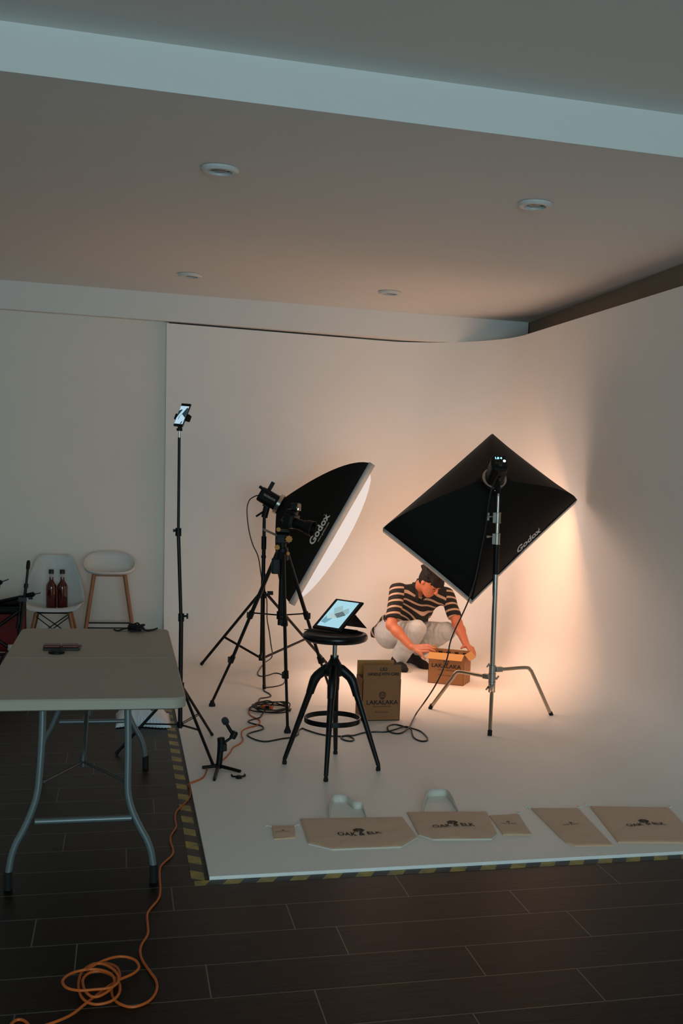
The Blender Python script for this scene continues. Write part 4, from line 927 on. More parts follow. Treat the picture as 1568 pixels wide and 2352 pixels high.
# ================================================================== canvas bags laid out on the cove floor
canvas_m = mat('natural_canvas', '#d4ac8a', 0.9, noise=0.10, nscale=90, bump=0.4, bscale=28, sheen=0.2)
canvas_l = mat('pale_webbing', '#dcd5c8', 0.9, noise=0.06, nscale=120, bump=0.05, bscale=700)
def interior(poly, n=18):
    return poly
def flatbag(name, label, px, group, thick=0.008, cords=(), hem=True, texts=(), logo=None, handle=None):
    pts = [P(x, y) for x, y in px]; c = sum(pts, Vector()) / len(pts)
    t = thing(name, label, 'bag', c, group)
    # cloth body: concentric rings of the outline rising to a soft pillow, creased
    dense = []
    k = len(pts)
    for i in range(k):
        for j in range(10): dense.append(pts[i] + (pts[(i + 1) % k] - pts[i]) * (j / 10))
    rg = random.Random(len(label)); ph = [rg.random() * 6 for _ in range(6)]
    def hgt(p): return 0.0015 * (math.sin(p.x * 38 + p.y * 22 + ph[0]) + math.sin(p.x * -25 + p.y * 47 + ph[1]) + 0.7 * math.sin(p.x * 11 + p.y * 90 + ph[2]))
    rows = [[p.copy() for p in dense]]
    for s, z in ((1.0, thick * 0.6), (0.985, thick), (0.93, thick * 1.25), (0.8, thick * 1.4), (0.6, thick * 1.5), (0.4, thick * 1.5), (0.2, thick * 1.5)):
        rows.append([Vector((c.x + (p.x - c.x) * s, c.y + (p.y - c.y) * s, z + (hgt(Vector((c.x + (p.x - c.x) * s, c.y + (p.y - c.y) * s, 0))) if s < 0.97 else 0))) for p in dense])
    m = MB().grid(rows, wrap=True); n = len(dense); o = len(m.v); m.v.append(c + Vector((0, 0, thick * 1.5))); b_ = o - n
    for i in range(n): m.f.append([b_ + i, b_ + (i + 1) % n, o])
    m.f.append([i for i in reversed(range(n))])
    m.build('body', canvas_m, t, angle=60)
    if hem:
        e = MB()
        for i in range(hem[0], hem[1]):
            e.tube([pts[i % k] + Vector((0, 0, thick * 0.55)), pts[(i + 1) % k] + Vector((0, 0, thick * 0.55))], 0.0035, n=6)
        e.build('edge_seam', canvas_l, t)
    zt = thick * 1.5 + 0.0030
    for s, size, x, y, sx, rot in texts:
        vs, fs = text_mb(s, size, sx, thick=0.0008 if size > 0.03 else 0.0); q = P(x, y); mm = MB()
        ca = Vector((math.cos(rot), math.sin(rot), 0)); mm.add([p_ + Vector((0, 0, hgt(p_))) for p_ in put(vs, q + Vector((0, 0, zt)), ca, (-ca.y, ca.x, 0), 0)], fs); mm.build('lettering', ink_m, t, smooth=False, fix=False)
    if logo:
        x, y, r = logo; q = P(x, y) + Vector((0, 0, zt)); mm = MB(); k2 = 40; pts2 = []
        for a in range(k2):       # round tree crown with scalloped edge and a notch for the trunk
            th = 2 * math.pi * a / k2; rr = r * (1 + 0.10 * math.cos(7 * th)); pts2.append(Vector((rr * math.cos(th) * 1.05, rr * math.sin(th), 0)))
        pts2 = [Vector((0, -0.1 * r, 0))] + pts2
        fs = [(0, i, i + 1) for i in range(1, k2) if not 29 <= i <= 30]; fs.append((0, k2, 1))
        mm.add([q + p for p in pts2], fs); mm.build('tree_emblem', ink_m, t, smooth=False, fix=False)
        mb2 = MB()
        for a in (0.7, 1.57, 2.4): mb2.slab([q + Vector((0, -0.5 * r, 0.0004)), q + Vector((0.05 * r, -0.5 * r, 0.0004)), q + Vector((0.6 * r * math.cos(a), -0.3 * r + 0.62 * r * math.sin(a), 0.0004))], 0.0002)
        mb2.build('tree_branches', canvas_m, t, smooth=False, fix=False)
    if handle:
        hp = spline([P(x, y) + Vector((0, 0, 0.001)) for x, y in handle], 8); m = MB(); L_ = len(hp)
        lo, hi = [], []
        for i, p in enumerate(hp):
            s = i / (L_ - 1); tw = min(1, min(s, 1 - s) * 6); lean = Vector((0, 0.012, 0))
            lo.append(p); hi.append(p + Vector((0, 0, 0.004 + 0.032 * tw)) + lean * tw + Vector((0, 0.02 * (1 - tw), 0)))
        m.grid([lo, [(a + b) / 2 + Vector((0, -0.002 * math.sin(i * 0.9), 0)) for i, (a, b) in enumerate(zip(lo, hi))], hi]); m.build('handle', canvas_l, t, angle=70, solid=0.003)
    for q, r_ in cords:
        a = P(*q); m = MB().tube(spline([a + Vector((0, -0.01, thick)), a + Vector((r_ * 0.012, 0.008, thick)), a + Vector((r_ * 0.020, 0.0, 0.006)), a + Vector((r_ * 0.008, 0.014, 0.004))], 5), 0.004, n=8); m.build('drawstring', canvas_l, t)
    return t
OE = 'OAK & ELK'
flatbag('cloth_pouch', 'smallest canvas drawstring pouch, left of the large tote bags', [(623, 1899), (677, 1898), (678, 1926), (629, 1929)], 'canvas bags on the white floor', 0.006, cords=(((622, 1900), -1), ((676, 1899), 1)), hem=None, texts=((OE, 0.011, 650, 1915.5, 1.3, 0.0),), logo=(650, 1912.5, 0.006))
flatbag('tote_bag', 'canvas tote bag with tilted loop handle, left of the other tote', [(689, 1884), (924, 1880), (959, 1926), (921, 1948), (762, 1954), (708, 1941)], 'canvas bags on the white floor', 0.009, hem=(2, 5), texts=((OE, 0.052, 825, 1922.5, 0.78, 0.0),), logo=(823, 1914.5, 0.024), handle=[(757, 1884), (758, 1868), (763, 1847), (778, 1843), (795, 1845), (813, 1858), (832, 1861), (842, 1880)])
flatbag('tote_bag', 'canvas tote bag with square handle loop, between tote and small pouch', [(934, 1869), (1117, 1867), (1142, 1918), (1128, 1930), (994, 1931), (962, 1921)], 'canvas bags on the white floor', 0.009, hem=(2, 5), texts=((OE, 0.052, 1041, 1903, 0.78, 0.0),), logo=(1038, 1896, 0.024), handle=[(972, 1874), (974, 1856), (980, 1838), (991, 1831), (1021, 1830), (1033, 1838), (1044, 1856), (1056, 1870)])
flatbag('cloth_pouch', 'small canvas drawstring pouch right beside a tote bag', [(1123, 1876), (1190, 1872), (1221, 1919), (1155, 1919)], 'canvas bags on the white floor', 0.007, cords=(((1121, 1871), -1), ((1188, 1871), 1)), hem=None, texts=((OE, 0.0165, 1167, 1896.5, 1.0, 0.0),), logo=(1166, 1893.5, 0.008))
flatbag('drawstring_bag', 'tall canvas drawstring bag with tiny print, second from the right', [(1219, 1859), (1327, 1859), (1408, 1944), (1322, 1945), (1300, 1938), (1286, 1926)], 'canvas bags on the white floor', 0.008, cords=(((1217, 1856), -1), ((1325, 1858), 1)), hem=None, texts=((OE, 0.0165, 1310, 1899.5, 1.0, 0.0),), logo=(1310, 1896.5, 0.008))
flatbag('drawstring_bag', 'large canvas drawstring bag with big lettering at the right edge', [(1355, 1855), (1535, 1858), (1612, 1938), (1419, 1937)], 'canvas bags on the white floor', 0.009, cords=(((1353, 1852), -1), ((1535, 1857), 1)), hem=None, texts=((OE, 0.052, 1482, 1900.5, 0.78, 0.0),), logo=(1477, 1893, 0.024))

# ================================================================== small gear and cables on the floor
gm = thing('phone_gimbal', 'black phone gimbal standing on its own mini tripod near the tape', 'gimbal', P(501, 1768))
G0 = P(501, 1766)
def gq(px, py): return Q(px, py, G0.y)
for e in (P(464, 1766), P(552, 1775), P(492, 1794)):
    e = e + Vector((0, 0, 0.008)); MB().cyl(G0 + Vector((0, 0, 0.018)), e, 0.010, 0.0085, n=12).build('leg', blackp_m, gm)
hd = MB().tube(spline([G0 + Vector((0, 0, 0.005)), gq(504, 1745), gq(506, 1722), gq(508, 1705)], 5), 0.0165, n=16, rs=None)
hd.build('grip', blackp_m, gm)
MB().tube(spline([gq(507, 1726), gq(508, 1708), gq(507, 1694)], 5), 0.020, n=16).box(gq(514, 1716), (0.03, 0.035, 0.04)).build('control_head', blackp_m, gm, bevel=0.004)
MB().cyl(gq(514, 1706), gq(534, 1692), 0.0075, n=12).cyl(gq(540, 1680), gq(533, 1696), 0.0175, n=16).box(gq(537, 1688), (0.032, 0.026, 0.03), Matrix.Rotation(0.5, 3, 'Y')).build('motor_arm', blackp_m, gm, bevel=0.003)
MB().cyl(gq(534, 1686), gq(521, 1664), 0.0095, n=12).cyl(gq(517, 1656) + Vector((0, -0.016, 0)), gq(517, 1656) + Vector((0, 0.016, 0)), 0.019, n=20).cyl(gq(517, 1656), gq(520, 1662), 0.0175, n=16).build('phone_motor', blackp_m, gm)
kc = P(548, 1787)
cp = thing('phone_clip', 'small black spring clip lying on the white floor by the gimbal', 'clip', kc)
m_ = MB().tube(spline([kc + Vector(v) for v in ((-.034, .03, .010), (-.033, .008, .009), (-.018, -.002, .009), (0, -.005, .009), (.018, -.002, .009), (.033, .008, .009), (.034, .03, .010))], 5), 0.0052, n=8); m_.build('jaws', blackp_m, cp)
MB().lathe([(0, 0.001), (0.017, 0.001), (0.018, 0.012), (0.010, 0.016), (0, 0.016)], kc + Vector((0, -0.006, 0)), n=20, caps=False).build('button', blackp_m, cp)

cable_m = mat('black_cable', '#0b0a0a', 0.45, noise=0.1)
orange_c = mat('orange_cable', '#c25a1c', 0.5, noise=0.08, nscale=20)
def fl_pts(px, r, zadd=0.0, dark=False):
    out = []
    for p in px:
        z = (FL if dark else 0.0) + r + zadd + (p[2] if len(p) > 2 else 0)
        out.append(P(p[0], p[1], z))
    return out
# cable of the left light: hangs behind the stand, loops on the floor, ends in the extension socket
rear = rL - nL * 0.186 - upL * 0.02
hang = [rear, Q(583, 1141, 8.60), Q(572, 1150, 8.62), Q(567, 1172, 8.62), Q(571, 1215, 8.62), Q(580, 1250, 8.62), Q(593, 1280, 8.62), Q(601, 1330, 8.63), Q(612, 1375, 8.63), Q(613, 1420, 8.62), Q(618, 1450, 8.58), Q(622, 1480, 8.5), Q(625, 1500, 8.4), Q(622, 1512, 8.3), P(606, 1524, 0.02)]
loopA = fl_pts([(592, 1545), (598, 1553), (615, 1551), (632, 1546), (648, 1550), (655, 1562), (648, 1572), (630, 1577), (608, 1580), (607, 1587), (618, 1593), (622, 1599), (612, 1602), (598, 1604), (595, 1608), (595, 1616)], 0.0045, 0.0)
tag(MB().tube(spline(hang + loopA, 7), 0.0045, n=8).build('power_cable', cable_m, base=P(606, 1540)), 'black power cable hanging from the left light and looping on the white floor', 'cable')
# orange extension cord end with coiled black cable lying on it
ex = thing('extension_cord', 'long orange extension cord from the socket block across the floor to the front', 'extension cord', P(430, 1850, FL))
run = [(604, 1617), (590, 1618), (576, 1624), (571, 1634), (575, 1643), (588, 1650), (596, 1655), (595, 1663), (584, 1668), (568, 1672), (556, 1679), (555, 1690), (558, 1699), (551, 1708), (535, 1717), (529, 1727), (520, 1738), (508, 1748), (492, 1757), (477, 1763), (473, 1774), (466, 1786), (450, 1794)]
pts = fl_pts(run, 0.0042)
edge = [P(438, 1798, 0.006), P(435, 1800, 0.002), P(433, 1803, FL + 0.008)]
pts += [P(442, 1796.5, 0.005)] + edge
run2 = [(437, 1812), (437, 1826), (430, 1839), (414, 1854), (404, 1866), (402, 1882), (404, 1899), (393, 1918), (391, 1932), (397, 1950), (395, 1964), (378, 1980), (368, 1992), (366, 2012), (368, 2042), (364, 2064), (348, 2084), (338, 2100), (339, 2124), (339, 2146), (325, 2170), (322, 2188), (328, 2208), (346, 2234), (358, 2252), (360, 2272), (350, 2292), (330, 2306), (300, 2313), (270, 2303), (257, 2284), (259, 2266), (271, 2255), (275, 2240), (268, 2222), (246, 2213), (215, 2214), (190, 2230), (181, 2254), (183, 2280), (196, 2299), (222, 2307), (256, 2299), (274, 2280), (272, 2255), (252, 2238), (228, 2231), (203, 2236), (190, 2252), (196, 2276), (215, 2290), (240, 2282), (262, 2262), (258, 2240), (232, 2228), (199, 2227), (163, 2236), (144, 2252), (152, 2268), (180, 2275), (215, 2273), (255, 2268), (273, 2250), (262, 2228), (236, 2214), (212, 2216), (200, 2228), (222, 2214), (250, 2202), (280, 2197), (308, 2204), (319, 2221), (306, 2236), (275, 2250), (248, 2266), (222, 2286), (198, 2304), (165, 2330), (125, 2348), (80, 2362)]
n2 = len(run2)
for i, (x, y) in enumerate(run2):
    zz = 0.0
    if 28 < i: zz = 0.0095 * min(2.6, (i - 28) / 11) * (1 if i < 68 else max(0.35, 1 - (i - 68) / 6.0))
    pts.append(P(x, y, FL + 0.0045 + zz))
MB().tube(spline(pts, 6), 0.0045, n=8).build('cord', orange_c, ex)
tailp = [(18, 2366), (26, 2352), (38, 2343), (52, 2343), (64, 2352), (70, 2368)]
MB().tube(spline([P(x, y, FL + 0.0045) for x, y in tailp], 6), 0.0045, n=8).build('cord', orange_c, ex)
so = P(613, 1625, 0.014)
MB().box(so, (0.075, 0.05, 0.026), Matrix.Rotation(-0.5, 3, 'Z')).build('socket_block', orange_c, ex, bevel=0.006)
MB().box(so + Vector((0.0, -0.022, 0.004)), (0.028, 0.022, 0.026), Matrix.Rotation(-0.5, 3, 'Z')).build('plug', blackp_m, ex, bevel=0.004)
coil = thing('coiled_cable', 'flat coil of spare black cable around the orange socket on the floor', 'cable', P(620, 1630))
cx_, cy_ = P(620, 1630).x, P(620, 1630).y; cpts = []
rg = random.Random(11)
for k in range(66):
    a = k * 2 * math.pi / 14; w_ = 1 + 0.13 * math.sin(k * 0.61) + 0.07 * rg.random()
    cpts.append(Vector((cx_ + 0.020 * math.sin(k * .23) + 0.115 * w_ * math.cos(a), cy_ + 0.115 * w_ * math.sin(a), 0.005 + 0.009 * (k // 14) * (0.6 + 0.4 * rg.random()))))
MB().tube(spline(cpts, 4), 0.0046, n=8).build('loops', cable_m, coil)
lp = [P(622, 1620, 0.03), P(628, 1615, 0.05), P(640, 1612, 0.045), P(652, 1617, 0.03), P(660, 1626, 0.012), P(666, 1632, 0.010), P(668, 1628, 0.012)]
MB().tube(spline(lp, 6), 0.0045, n=8).build('loose_end', cable_m, coil)
# power cable of the right light
rearR = back + upR * -0.045 + nR * 0.03
drop = [rearR, Q(1128, 1125, 6.80), Q(1120, 1165, 6.82), Q(1114, 1215, 6.83), Q(1103, 1268, 6.84), Q(1092, 1322, 6.83), Q(1078, 1372, 6.82), Q(1062, 1410, 6.80), Q(1043, 1450, 6.78), Q(1033, 1478, 6.76), Q(1027, 1510, 6.72), Q(1014, 1545, 6.66), Q(996, 1580, 6.60), Q(975, 1612, 6.55)]
fl2 = [(957, 1637, .03), (947, 1655, .006), (938, 1672, .010), (920, 1684, .001), (901, 1683, .001), (890, 1675, 0), (893, 1667, 0), (908, 1664, 0), (928, 1669, .001), (946, 1673, .002), (966, 1680, 0), (980, 1693, 0), (980, 1701, 0), (966, 1702, 0), (951, 1695, 0), (946, 1684, .001), (944, 1676, .009), (932, 1669, .008), (905, 1676, .002), (885, 1681, 0), (860, 1681, 0), (835, 1683, 0), (812, 1689, 0), (798, 1689, .001), (786, 1691, 0), (783, 1695, 0), (792, 1700, 0), (806, 1702, 0), (813, 1698, 0), (806, 1693, 0), (795, 1691, .008), (780, 1691, 0), (757, 1690, 0), (730, 1685, 0), (705, 1677, 0), (694, 1673, 0), (686, 1678, 0), (684, 1687, 0), (672, 1693, 0), (645, 1697, 0), (612, 1703, 0), (590, 1700, 0), (572, 1692, 0), (568, 1687, 0), (578, 1682, 0), (597, 1677, 0), (605, 1673, 0), (600, 1667, 0), (584, 1663, 0), (571, 1659, .006), (572, 1655, .001), (586, 1651, 0), (597, 1648, .008), (603, 1639, .004), (609, 1631, .02)]
tag(MB().tube(spline(drop + fl2_pts if False else drop + [P(x, y, 0.0048 + z) for x, y, z in fl2], 7), 0.0048, n=8).build('power_cable', cable_m, base=P(947, 1660)), 'black power cable draping from the right light, looped and trailing under the stool', 'cable')
# ================================================================== the crouching person
class Field:
    def __init__(self, lo, hi, cell):
        self.lo = np.array(lo, float); self.cell = cell
        self.n = np.ceil((np.array(hi) - self.lo) / cell).astype(int) + 1
        self.f = np.full(self.n, 1.0, np.float32)
    def _sub(self, lo, hi):
        a = np.clip(np.floor((lo - self.lo) / self.cell).astype(int), 0, self.n); b = np.clip(np.ceil((hi - self.lo) / self.cell).astype(int) + 1, 0, self.n)
        if np.any(b <= a): return None
        sl = tuple(slice(x, y) for x, y in zip(a, b))
        g = [self.lo[i] + self.cell * np.arange(a[i], b[i]) for i in range(3)]
        return sl, np.stack(np.meshgrid(*g, indexing='ij'), -1)
    def _dist(self, p, a, b, ra, rb, w, s):
        a = np.array(a, float); b = np.array(b, float); ab = b - a; q = p - a
        t = np.clip((q @ ab) / max(ab @ ab, 1e-12), 0, 1)
        v = q - t[..., None] * ab
        if w is not None:
            w = np.array(w, float); w = w / np.linalg.norm(w); c = v @ w
            v = v + w * (c * (1 / s - 1))[..., None]
        return np.linalg.norm(v, axis=-1) - (ra + (rb - ra) * t)
    def cap(self, a, b, ra, rb=None, k=0.02, w=None, s=1.0, sub=False):
        rb = ra if rb is None else rb; m = max(ra, rb) + k * 2 + 0.015
        lo = np.minimum(np.array(a), np.array(b)) - m; hi = np.maximum(np.array(a), np.array(b)) + m
        r = self._sub(lo, hi)
        if r is None: return self
        sl, p = r; d = self._dist(p, a, b, ra, rb, w, s); f = self.f[sl]
        if sub:
            h = np.clip(0.5 - 0.5 * (d + f) / k, 0, 1); self.f[sl] = (f * (1 - h) + (-d) * h + k * h * (1 - h)).astype(np.float32)
        else:
            h = np.clip(0.5 + 0.5 * (f - d) / k, 0, 1); self.f[sl] = (f * (1 - h) + d * h - k * h * (1 - h)).astype(np.float32)
        return self
    def ell(self, c, axes, radii, k=0.02, sub=False):
        c = np.array(c, float); m = max(radii) + 2 * k + 0.015; r = self._sub(c - m, c + m)
        if r is None: return self
        sl, p = r; q = p - c; u = np.stack([q @ np.array(ax, float) for ax in axes], -1) / np.array(radii)
        l = np.linalg.norm(u, axis=-1); d = (l - 1) * l / np.maximum(np.linalg.norm(u / np.array(radii), axis=-1), 1e-6); f = self.f[sl]
        if sub:
            h = np.clip(0.5 - 0.5 * (d + f) / k, 0, 1); self.f[sl] = (f * (1 - h) + (-d) * h + k * h * (1 - h)).astype(np.float32)
        else:
            h = np.clip(0.5 + 0.5 * (f - d) / k, 0, 1); self.f[sl] = (f * (1 - h) + d * h - k * h * (1 - h)).astype(np.float32)
        return self
    def cut(self, o, n, box=None):            # keep the side n points away from
        n = np.array(n, float); n /= np.linalg.norm(n)
        if box is None: box = (self.lo, self.lo + self.cell * self.n)
        r = self._sub(np.array(box[0]), np.array(box[1]))
        if r is None: return self
        sl, p = r; self.f[sl] = np.maximum(self.f[sl], ((p - np.array(o, float)) @ n)).astype(np.float32); return self
    def bump(self, amp, freq, seed=0):
        g = [self.lo[i] + self.cell * np.arange(self.n[i]) for i in range(3)]
        X, Y, Z = np.meshgrid(*g, indexing='ij'); r = np.random.default_rng(seed); a = np.zeros(self.n, np.float32)
        for _ in range(5):
            k = r.normal(size=3) * freq; a += np.sin(X * k[0] + Y * k[1] + Z * k[2] + r.random() * 6).astype(np.float32)
        self.f += amp * a / 2.2; return self
    def mesh(self, smooth=2):
        f = self.f; ins = f < 0; nx, ny, nz = f.shape
        cnt = np.zeros((nx - 1, ny - 1, nz - 1), np.int8)
        for dx in (0, 1):
            for dy in (0, 1):
                for dz in (0, 1): cnt += ins[dx:nx - 1 + dx, dy:ny - 1 + dy, dz:nz - 1 + dz]
        act = (cnt > 0) & (cnt < 8); I = np.argwhere(act); idx = np.full(act.shape, -1, np.int64); idx[act] = np.arange(len(I))
        acc = np.zeros((len(I), 3)); num = np.zeros(len(I))
        cs = [(a, b, c) for a in (0, 1) for b in (0, 1) for c in (0, 1)]
        for i, A in enumerate(cs):
            for B in cs[i + 1:]:
                if sum(abs(x - y) for x, y in zip(A, B)) != 1: continue
                fa = f[I[:, 0] + A[0], I[:, 1] + A[1], I[:, 2] + A[2]]; fb = f[I[:, 0] + B[0], I[:, 1] + B[1], I[:, 2] + B[2]]
                x = (fa < 0) != (fb < 0); t = np.where(x, fa / np.where(fa - fb == 0, 1, fa - fb), 0)
                acc += np.where(x[:, None], np.array(A) + t[:, None] * (np.array(B) - np.array(A)), 0); num += x
        V = self.lo + self.cell * (I + acc / np.maximum(num, 1)[:, None]); F = []
        for ax in range(3):
            o1, o2 = (ax + 1) % 3, (ax + 2) % 3
            s0 = [slice(0, n_) for n_ in f.shape]; s1 = list(s0); s0[ax] = slice(0, f.shape[ax] - 1); s1[ax] = slice(1, f.shape[ax])
            ch = ins[tuple(s0)] != ins[tuple(s1)]; E = np.argwhere(ch); E = E[(E[:, o1] > 0) & (E[:, o2] > 0) & (E[:, o1] < f.shape[o1] - 1) & (E[:, o2] < f.shape[o2] - 1)]
            if not len(E): continue
            first = ins[E[:, 0], E[:, 1], E[:, 2]]; q = []
            for d1, d2 in ((1, 1), (0, 1), (0, 0), (1, 0)):
                e = E.copy(); e[:, o1] -= d1; e[:, o2] -= d2; q.append(idx[e[:, 0], e[:, 1], e[:, 2]])
            q = np.stack(q, 1); q = q[(q >= 0).all(1)] if not (q >= 0).all() else q
            if len(q) == len(first): q[~first] = q[~first][:, ::-1]
            F.append(q)
        F = np.concatenate(F)
        for _ in range(smooth):
            s = np.zeros_like(V); c = np.zeros(len(V))
            for a in range(4):
                for b in ((a + 1) % 4, (a - 1) % 4): np.add.at(s, F[:, a], V[F[:, b]]); np.add.at(c, F[:, a], 1)
            V = 0.5 * V + 0.5 * s / np.maximum(c, 1)[:, None]
        return V, F
def organic(name, field, m, parent, base, smooth=2, attr=None, islands=False):
    V, F = field.mesh(smooth)
    lab = np.arange(len(V))                       # keep the largest connected surface only
    for _ in range(400):
        m_ = lab[F].min(1); new = lab.copy()
        for a in range(4): np.minimum.at(new, F[:, a], m_)
        new = new[new]
        if np.array_equal(new, lab): break
        lab = new
    ids, cnt_ = np.unique(lab, return_counts=True); keep = lab == ids[cnt_.argmax()]
    if islands: keep[:] = True
    F = F[keep[F[:, 0]]]; re_ = np.cumsum(keep) - 1; V = V[keep]; F = re_[F]
    me = bpy.data.meshes.new(name); b = np.array(base)
    me.from_pydata((V - b).tolist(), [], F.tolist()); me.update()
    bm = bmesh.new(); bm.from_mesh(me); bmesh.ops.recalc_face_normals(bm, faces=bm.faces); bm.to_mesh(me); bm.free()
    me.polygons.foreach_set('use_smooth', [True] * len(me.polygons)); me.materials.append(m)
    for k_, v_ in (attr(V).items() if attr is not None else ()):
        at = me.attributes.new(k_, 'FLOAT', 'POINT'); at.data.foreach_set('value', v_.astype(np.float32))
    o = bpy.data.objects.new(name, me); COL.objects.link(o)
    if parent is not None: o.parent = parent
    else: o.location = base
    return o
A_ = lambda v: np.array(v, float)
nrm = lambda v: A_(v) / np.linalg.norm(v)
# joints, measured in the photograph
hipC = A_(Q(905, 1452, 9.00)); F_ = nrm((0.62, -0.78, 0)); Rt = np.array([F_[1], -F_[0], 0.0])   # Rt points to the person's right
hipR, hipL = hipC + Rt * 0.085, hipC - Rt * 0.085
kneeR, kneeL = A_(Q(957, 1446, 8.56)), A_(Q(1024, 1450, 8.74))
ankR, ankL = A_(Q(911, 1518, 8.78)), A_(Q(944, 1503, 8.96))
toeR, toeL = A_(Q(927, 1541, 8.60)), A_(Q(978, 1534, 8.73))
shR, shL = A_(Q(913, 1356, 8.70)), A_(Q(1026, 1366, 8.76))
neck = A_(Q(966, 1346, 8.70)); headC = A_(Q(989, 1336, 8.555))
elR, elL = A_(Q(898, 1436, 8.55)), A_(Q(1050, 1432, 8.62))
wrR, wrL = A_(Q(944, 1486, 8.36)), A_(Q(1070, 1480, 8.40))
chest = (shR + shL) / 2 * 0.62 + hipC * 0.38; chest2 = (shR + shL) / 2 * 0.85 + hipC * 0.15
toeR[2], toeL[2] = 0.022, 0.022
FH = nrm((0.36, -0.66, -0.60)); UH = A_((0.30, -0.42, 0.86)); UH = nrm(UH - FH * (UH @ FH)); RH = np.cross(FH, UH)   # face direction, head up, person's right... (image left)
base = A_(((ankR + toeL)[0] / 2, (ankR + toeL)[1] / 2, 0))
lo, hi = A_((1.93, 8.02, -0.01)), A_((2.92, 9.32, 1.02))
# ---- body: one continuous skin
B = Field(lo, hi, 0.0048)
spine = nrm((shR + shL) / 2 - hipC)
shx = nrm(shL - shR); chf = np.cross(shx, spine); chf = nrm(chf) if np.dot(chf, F_) > 0 else -nrm(chf)
def torso(f, g, k=0.05):
    f.cap(hipR, hipL, 0.100 + g, k=k); f.cap(hipC, chest, 0.112 + g, 0.125 + g, k=k, w=chf, s=0.82)
    f.cap(chest + shx * -0.06, chest + shx * 0.06, 0.118 + g, k=k, w=chf, s=0.82)
    f.cap(shR + shx * 0.02 - spine * 0.025, shL - shx * 0.02 - spine * 0.025, 0.066 + g, k=k)
    f.cap(chest2 - shx * 0.09, chest2 + shx * 0.09, 0.092 + g, k=k, w=chf, s=0.85)
torso(B, -0.008)
B.cap(neck - spine * 0.02, headC - UH * 0.045 - FH * 0.035, 0.058, 0.056, k=0.03)
for hp, kn, an in ((hipR, kneeR, ankR), (hipL, kneeL, ankL)):
    B.cap(hp, kn, 0.086, 0.058, k=0.03); B.cap(kn, an, 0.056, 0.040, k=0.02)
    B.cap(kn + (an - kn) * 0.25, kn + (an - kn) * 0.45, 0.054, 0.050, k=0.03)
for s_, e, wv in ((shR, elR, wrR), (shL, elL, wrL)):
    B.cap(s_, e, 0.052, 0.042, k=0.02); d = wv - e; B.cap(e, e + d * 0.35, 0.043, 0.042, k=0.015); B.cap(e + d * 0.3, wv, 0.041, 0.029, k=0.02)
# feet inside the socks
for an, to in ((ankR, toeR), (ankL, toeL)):
    d = nrm((to - an) * A_((1, 1, 0))); heel = an - d * 0.045 + A_((0, 0, -0.045)); ball = to - d * 0.055; ball[2] = 0.030
    B.cap(an, heel, 0.034, 0.028, k=0.02).cap(heel, ball, 0.026, 0.026, k=0.02).cap(an, ball, 0.034, 0.026, k=0.02)
    sdv = np.cross(d, A_((0, 0, 1))); B.cap(ball - sdv * 0.015, to - sdv * 0.012, 0.025, 0.016, k=0.015).cap(ball + sdv * 0.015, to + sdv * 0.012 - d * 0.012, 0.024, 0.015, k=0.015)
# head
B.ell(headC + UH * 0.028 - FH * 0.008, (RH, FH, UH), (0.074, 0.094, 0.092), k=0.02)
B.ell(headC + FH * 0.022 - UH * 0.040, (RH, FH, UH), (0.058, 0.066, 0.078), k=0.03)
jaw = headC + FH * 0.052 - UH * 0.098; B.ell(jaw, (RH, FH, UH), (0.030, 0.026, 0.020), k=0.03)
nt, nb = headC + FH * 0.112 - UH * 0.030, headC + FH * 0.092 + UH * 0.018
B.cap(nb, nt, 0.007, 0.012, k=0.012).cap(nt - RH * 0.010 - FH * 0.008, nt + RH * 0.010 - FH * 0.008, 0.008, k=0.008)
for sg in (-1, 1):
    B.ell(headC + FH * 0.094 + UH * 0.010 + RH * sg * 0.031, (RH, FH, UH), (0.016, 0.012, 0.010), k=0.012, sub=True)
    B.ell(headC + FH * 0.080 + UH * 0.009 + RH * sg * 0.031, (RH, FH, UH), (0.013, 0.012, 0.010), k=0.004)
    B.cap(headC + FH * 0.089 + UH * 0.024 + RH * 0.012 * sg, headC + FH * 0.078 + UH * 0.026 + RH * 0.050 * sg, 0.007, 0.006, k=0.012)
    ear = headC - UH * 0.012 - FH * 0.010 + RH * sg * 0.076; B.ell(ear, (RH, FH, UH), (0.008, 0.018, 0.030), k=0.008)
mo = headC + FH * 0.083 - UH * 0.066
B.cap(mo - RH * 0.018 - FH * 0.004 + UH * 0.004, mo + RH * 0.018 - FH * 0.004 + UH * 0.004, 0.0062, k=0.006).cap(mo - RH * 0.014 - UH * 0.009, mo + RH * 0.014 - UH * 0.009, 0.0068, k=0.006)
# ---- hands: palm, four bent fingers of different length, thumb
def hand(f, wrist, palm_c, knuckles, mids, tips, thumb, pn_):
    w = A_(pn_); w = w / np.linalg.norm(w)
    for kn in knuckles: f.cap(wrist + (kn - wrist) * 0.15, kn, 0.018, 0.0125, k=0.012, w=w, s=0.8)
    for kn, md, tp_, r in zip(knuckles, mids, tips, (0.0095, 0.0102, 0.0100, 0.0086)):
        f.cap(kn, md, r + 0.0012, r, k=0.005); f.cap(md, tp_, r, r * 0.80, k=0.004)
    f.cap(thumb[0], thumb[1], 0.0150, 0.0118, k=0.012); f.cap(thumb[1], thumb[2], 0.0112, 0.0088, k=0.004)
yh = 8.22
kR = [A_(Q(*p)) for p in ((966, 1497, 8.215), (968, 1491.5, 8.22), (968, 1486.5, 8.235), (966, 1482.5, 8.255))]
mR = [A_(Q(*p)) for p in ((983, 1496.5, 8.165), (985, 1490.5, 8.165), (984, 1485, 8.18), (979, 1480.5, 8.21))]
tR = [A_(Q(*p)) for p in ((994, 1501, 8.135), (998.5, 1495.5, 8.13), (997.5, 1489, 8.14), (990, 1483, 8.17))]
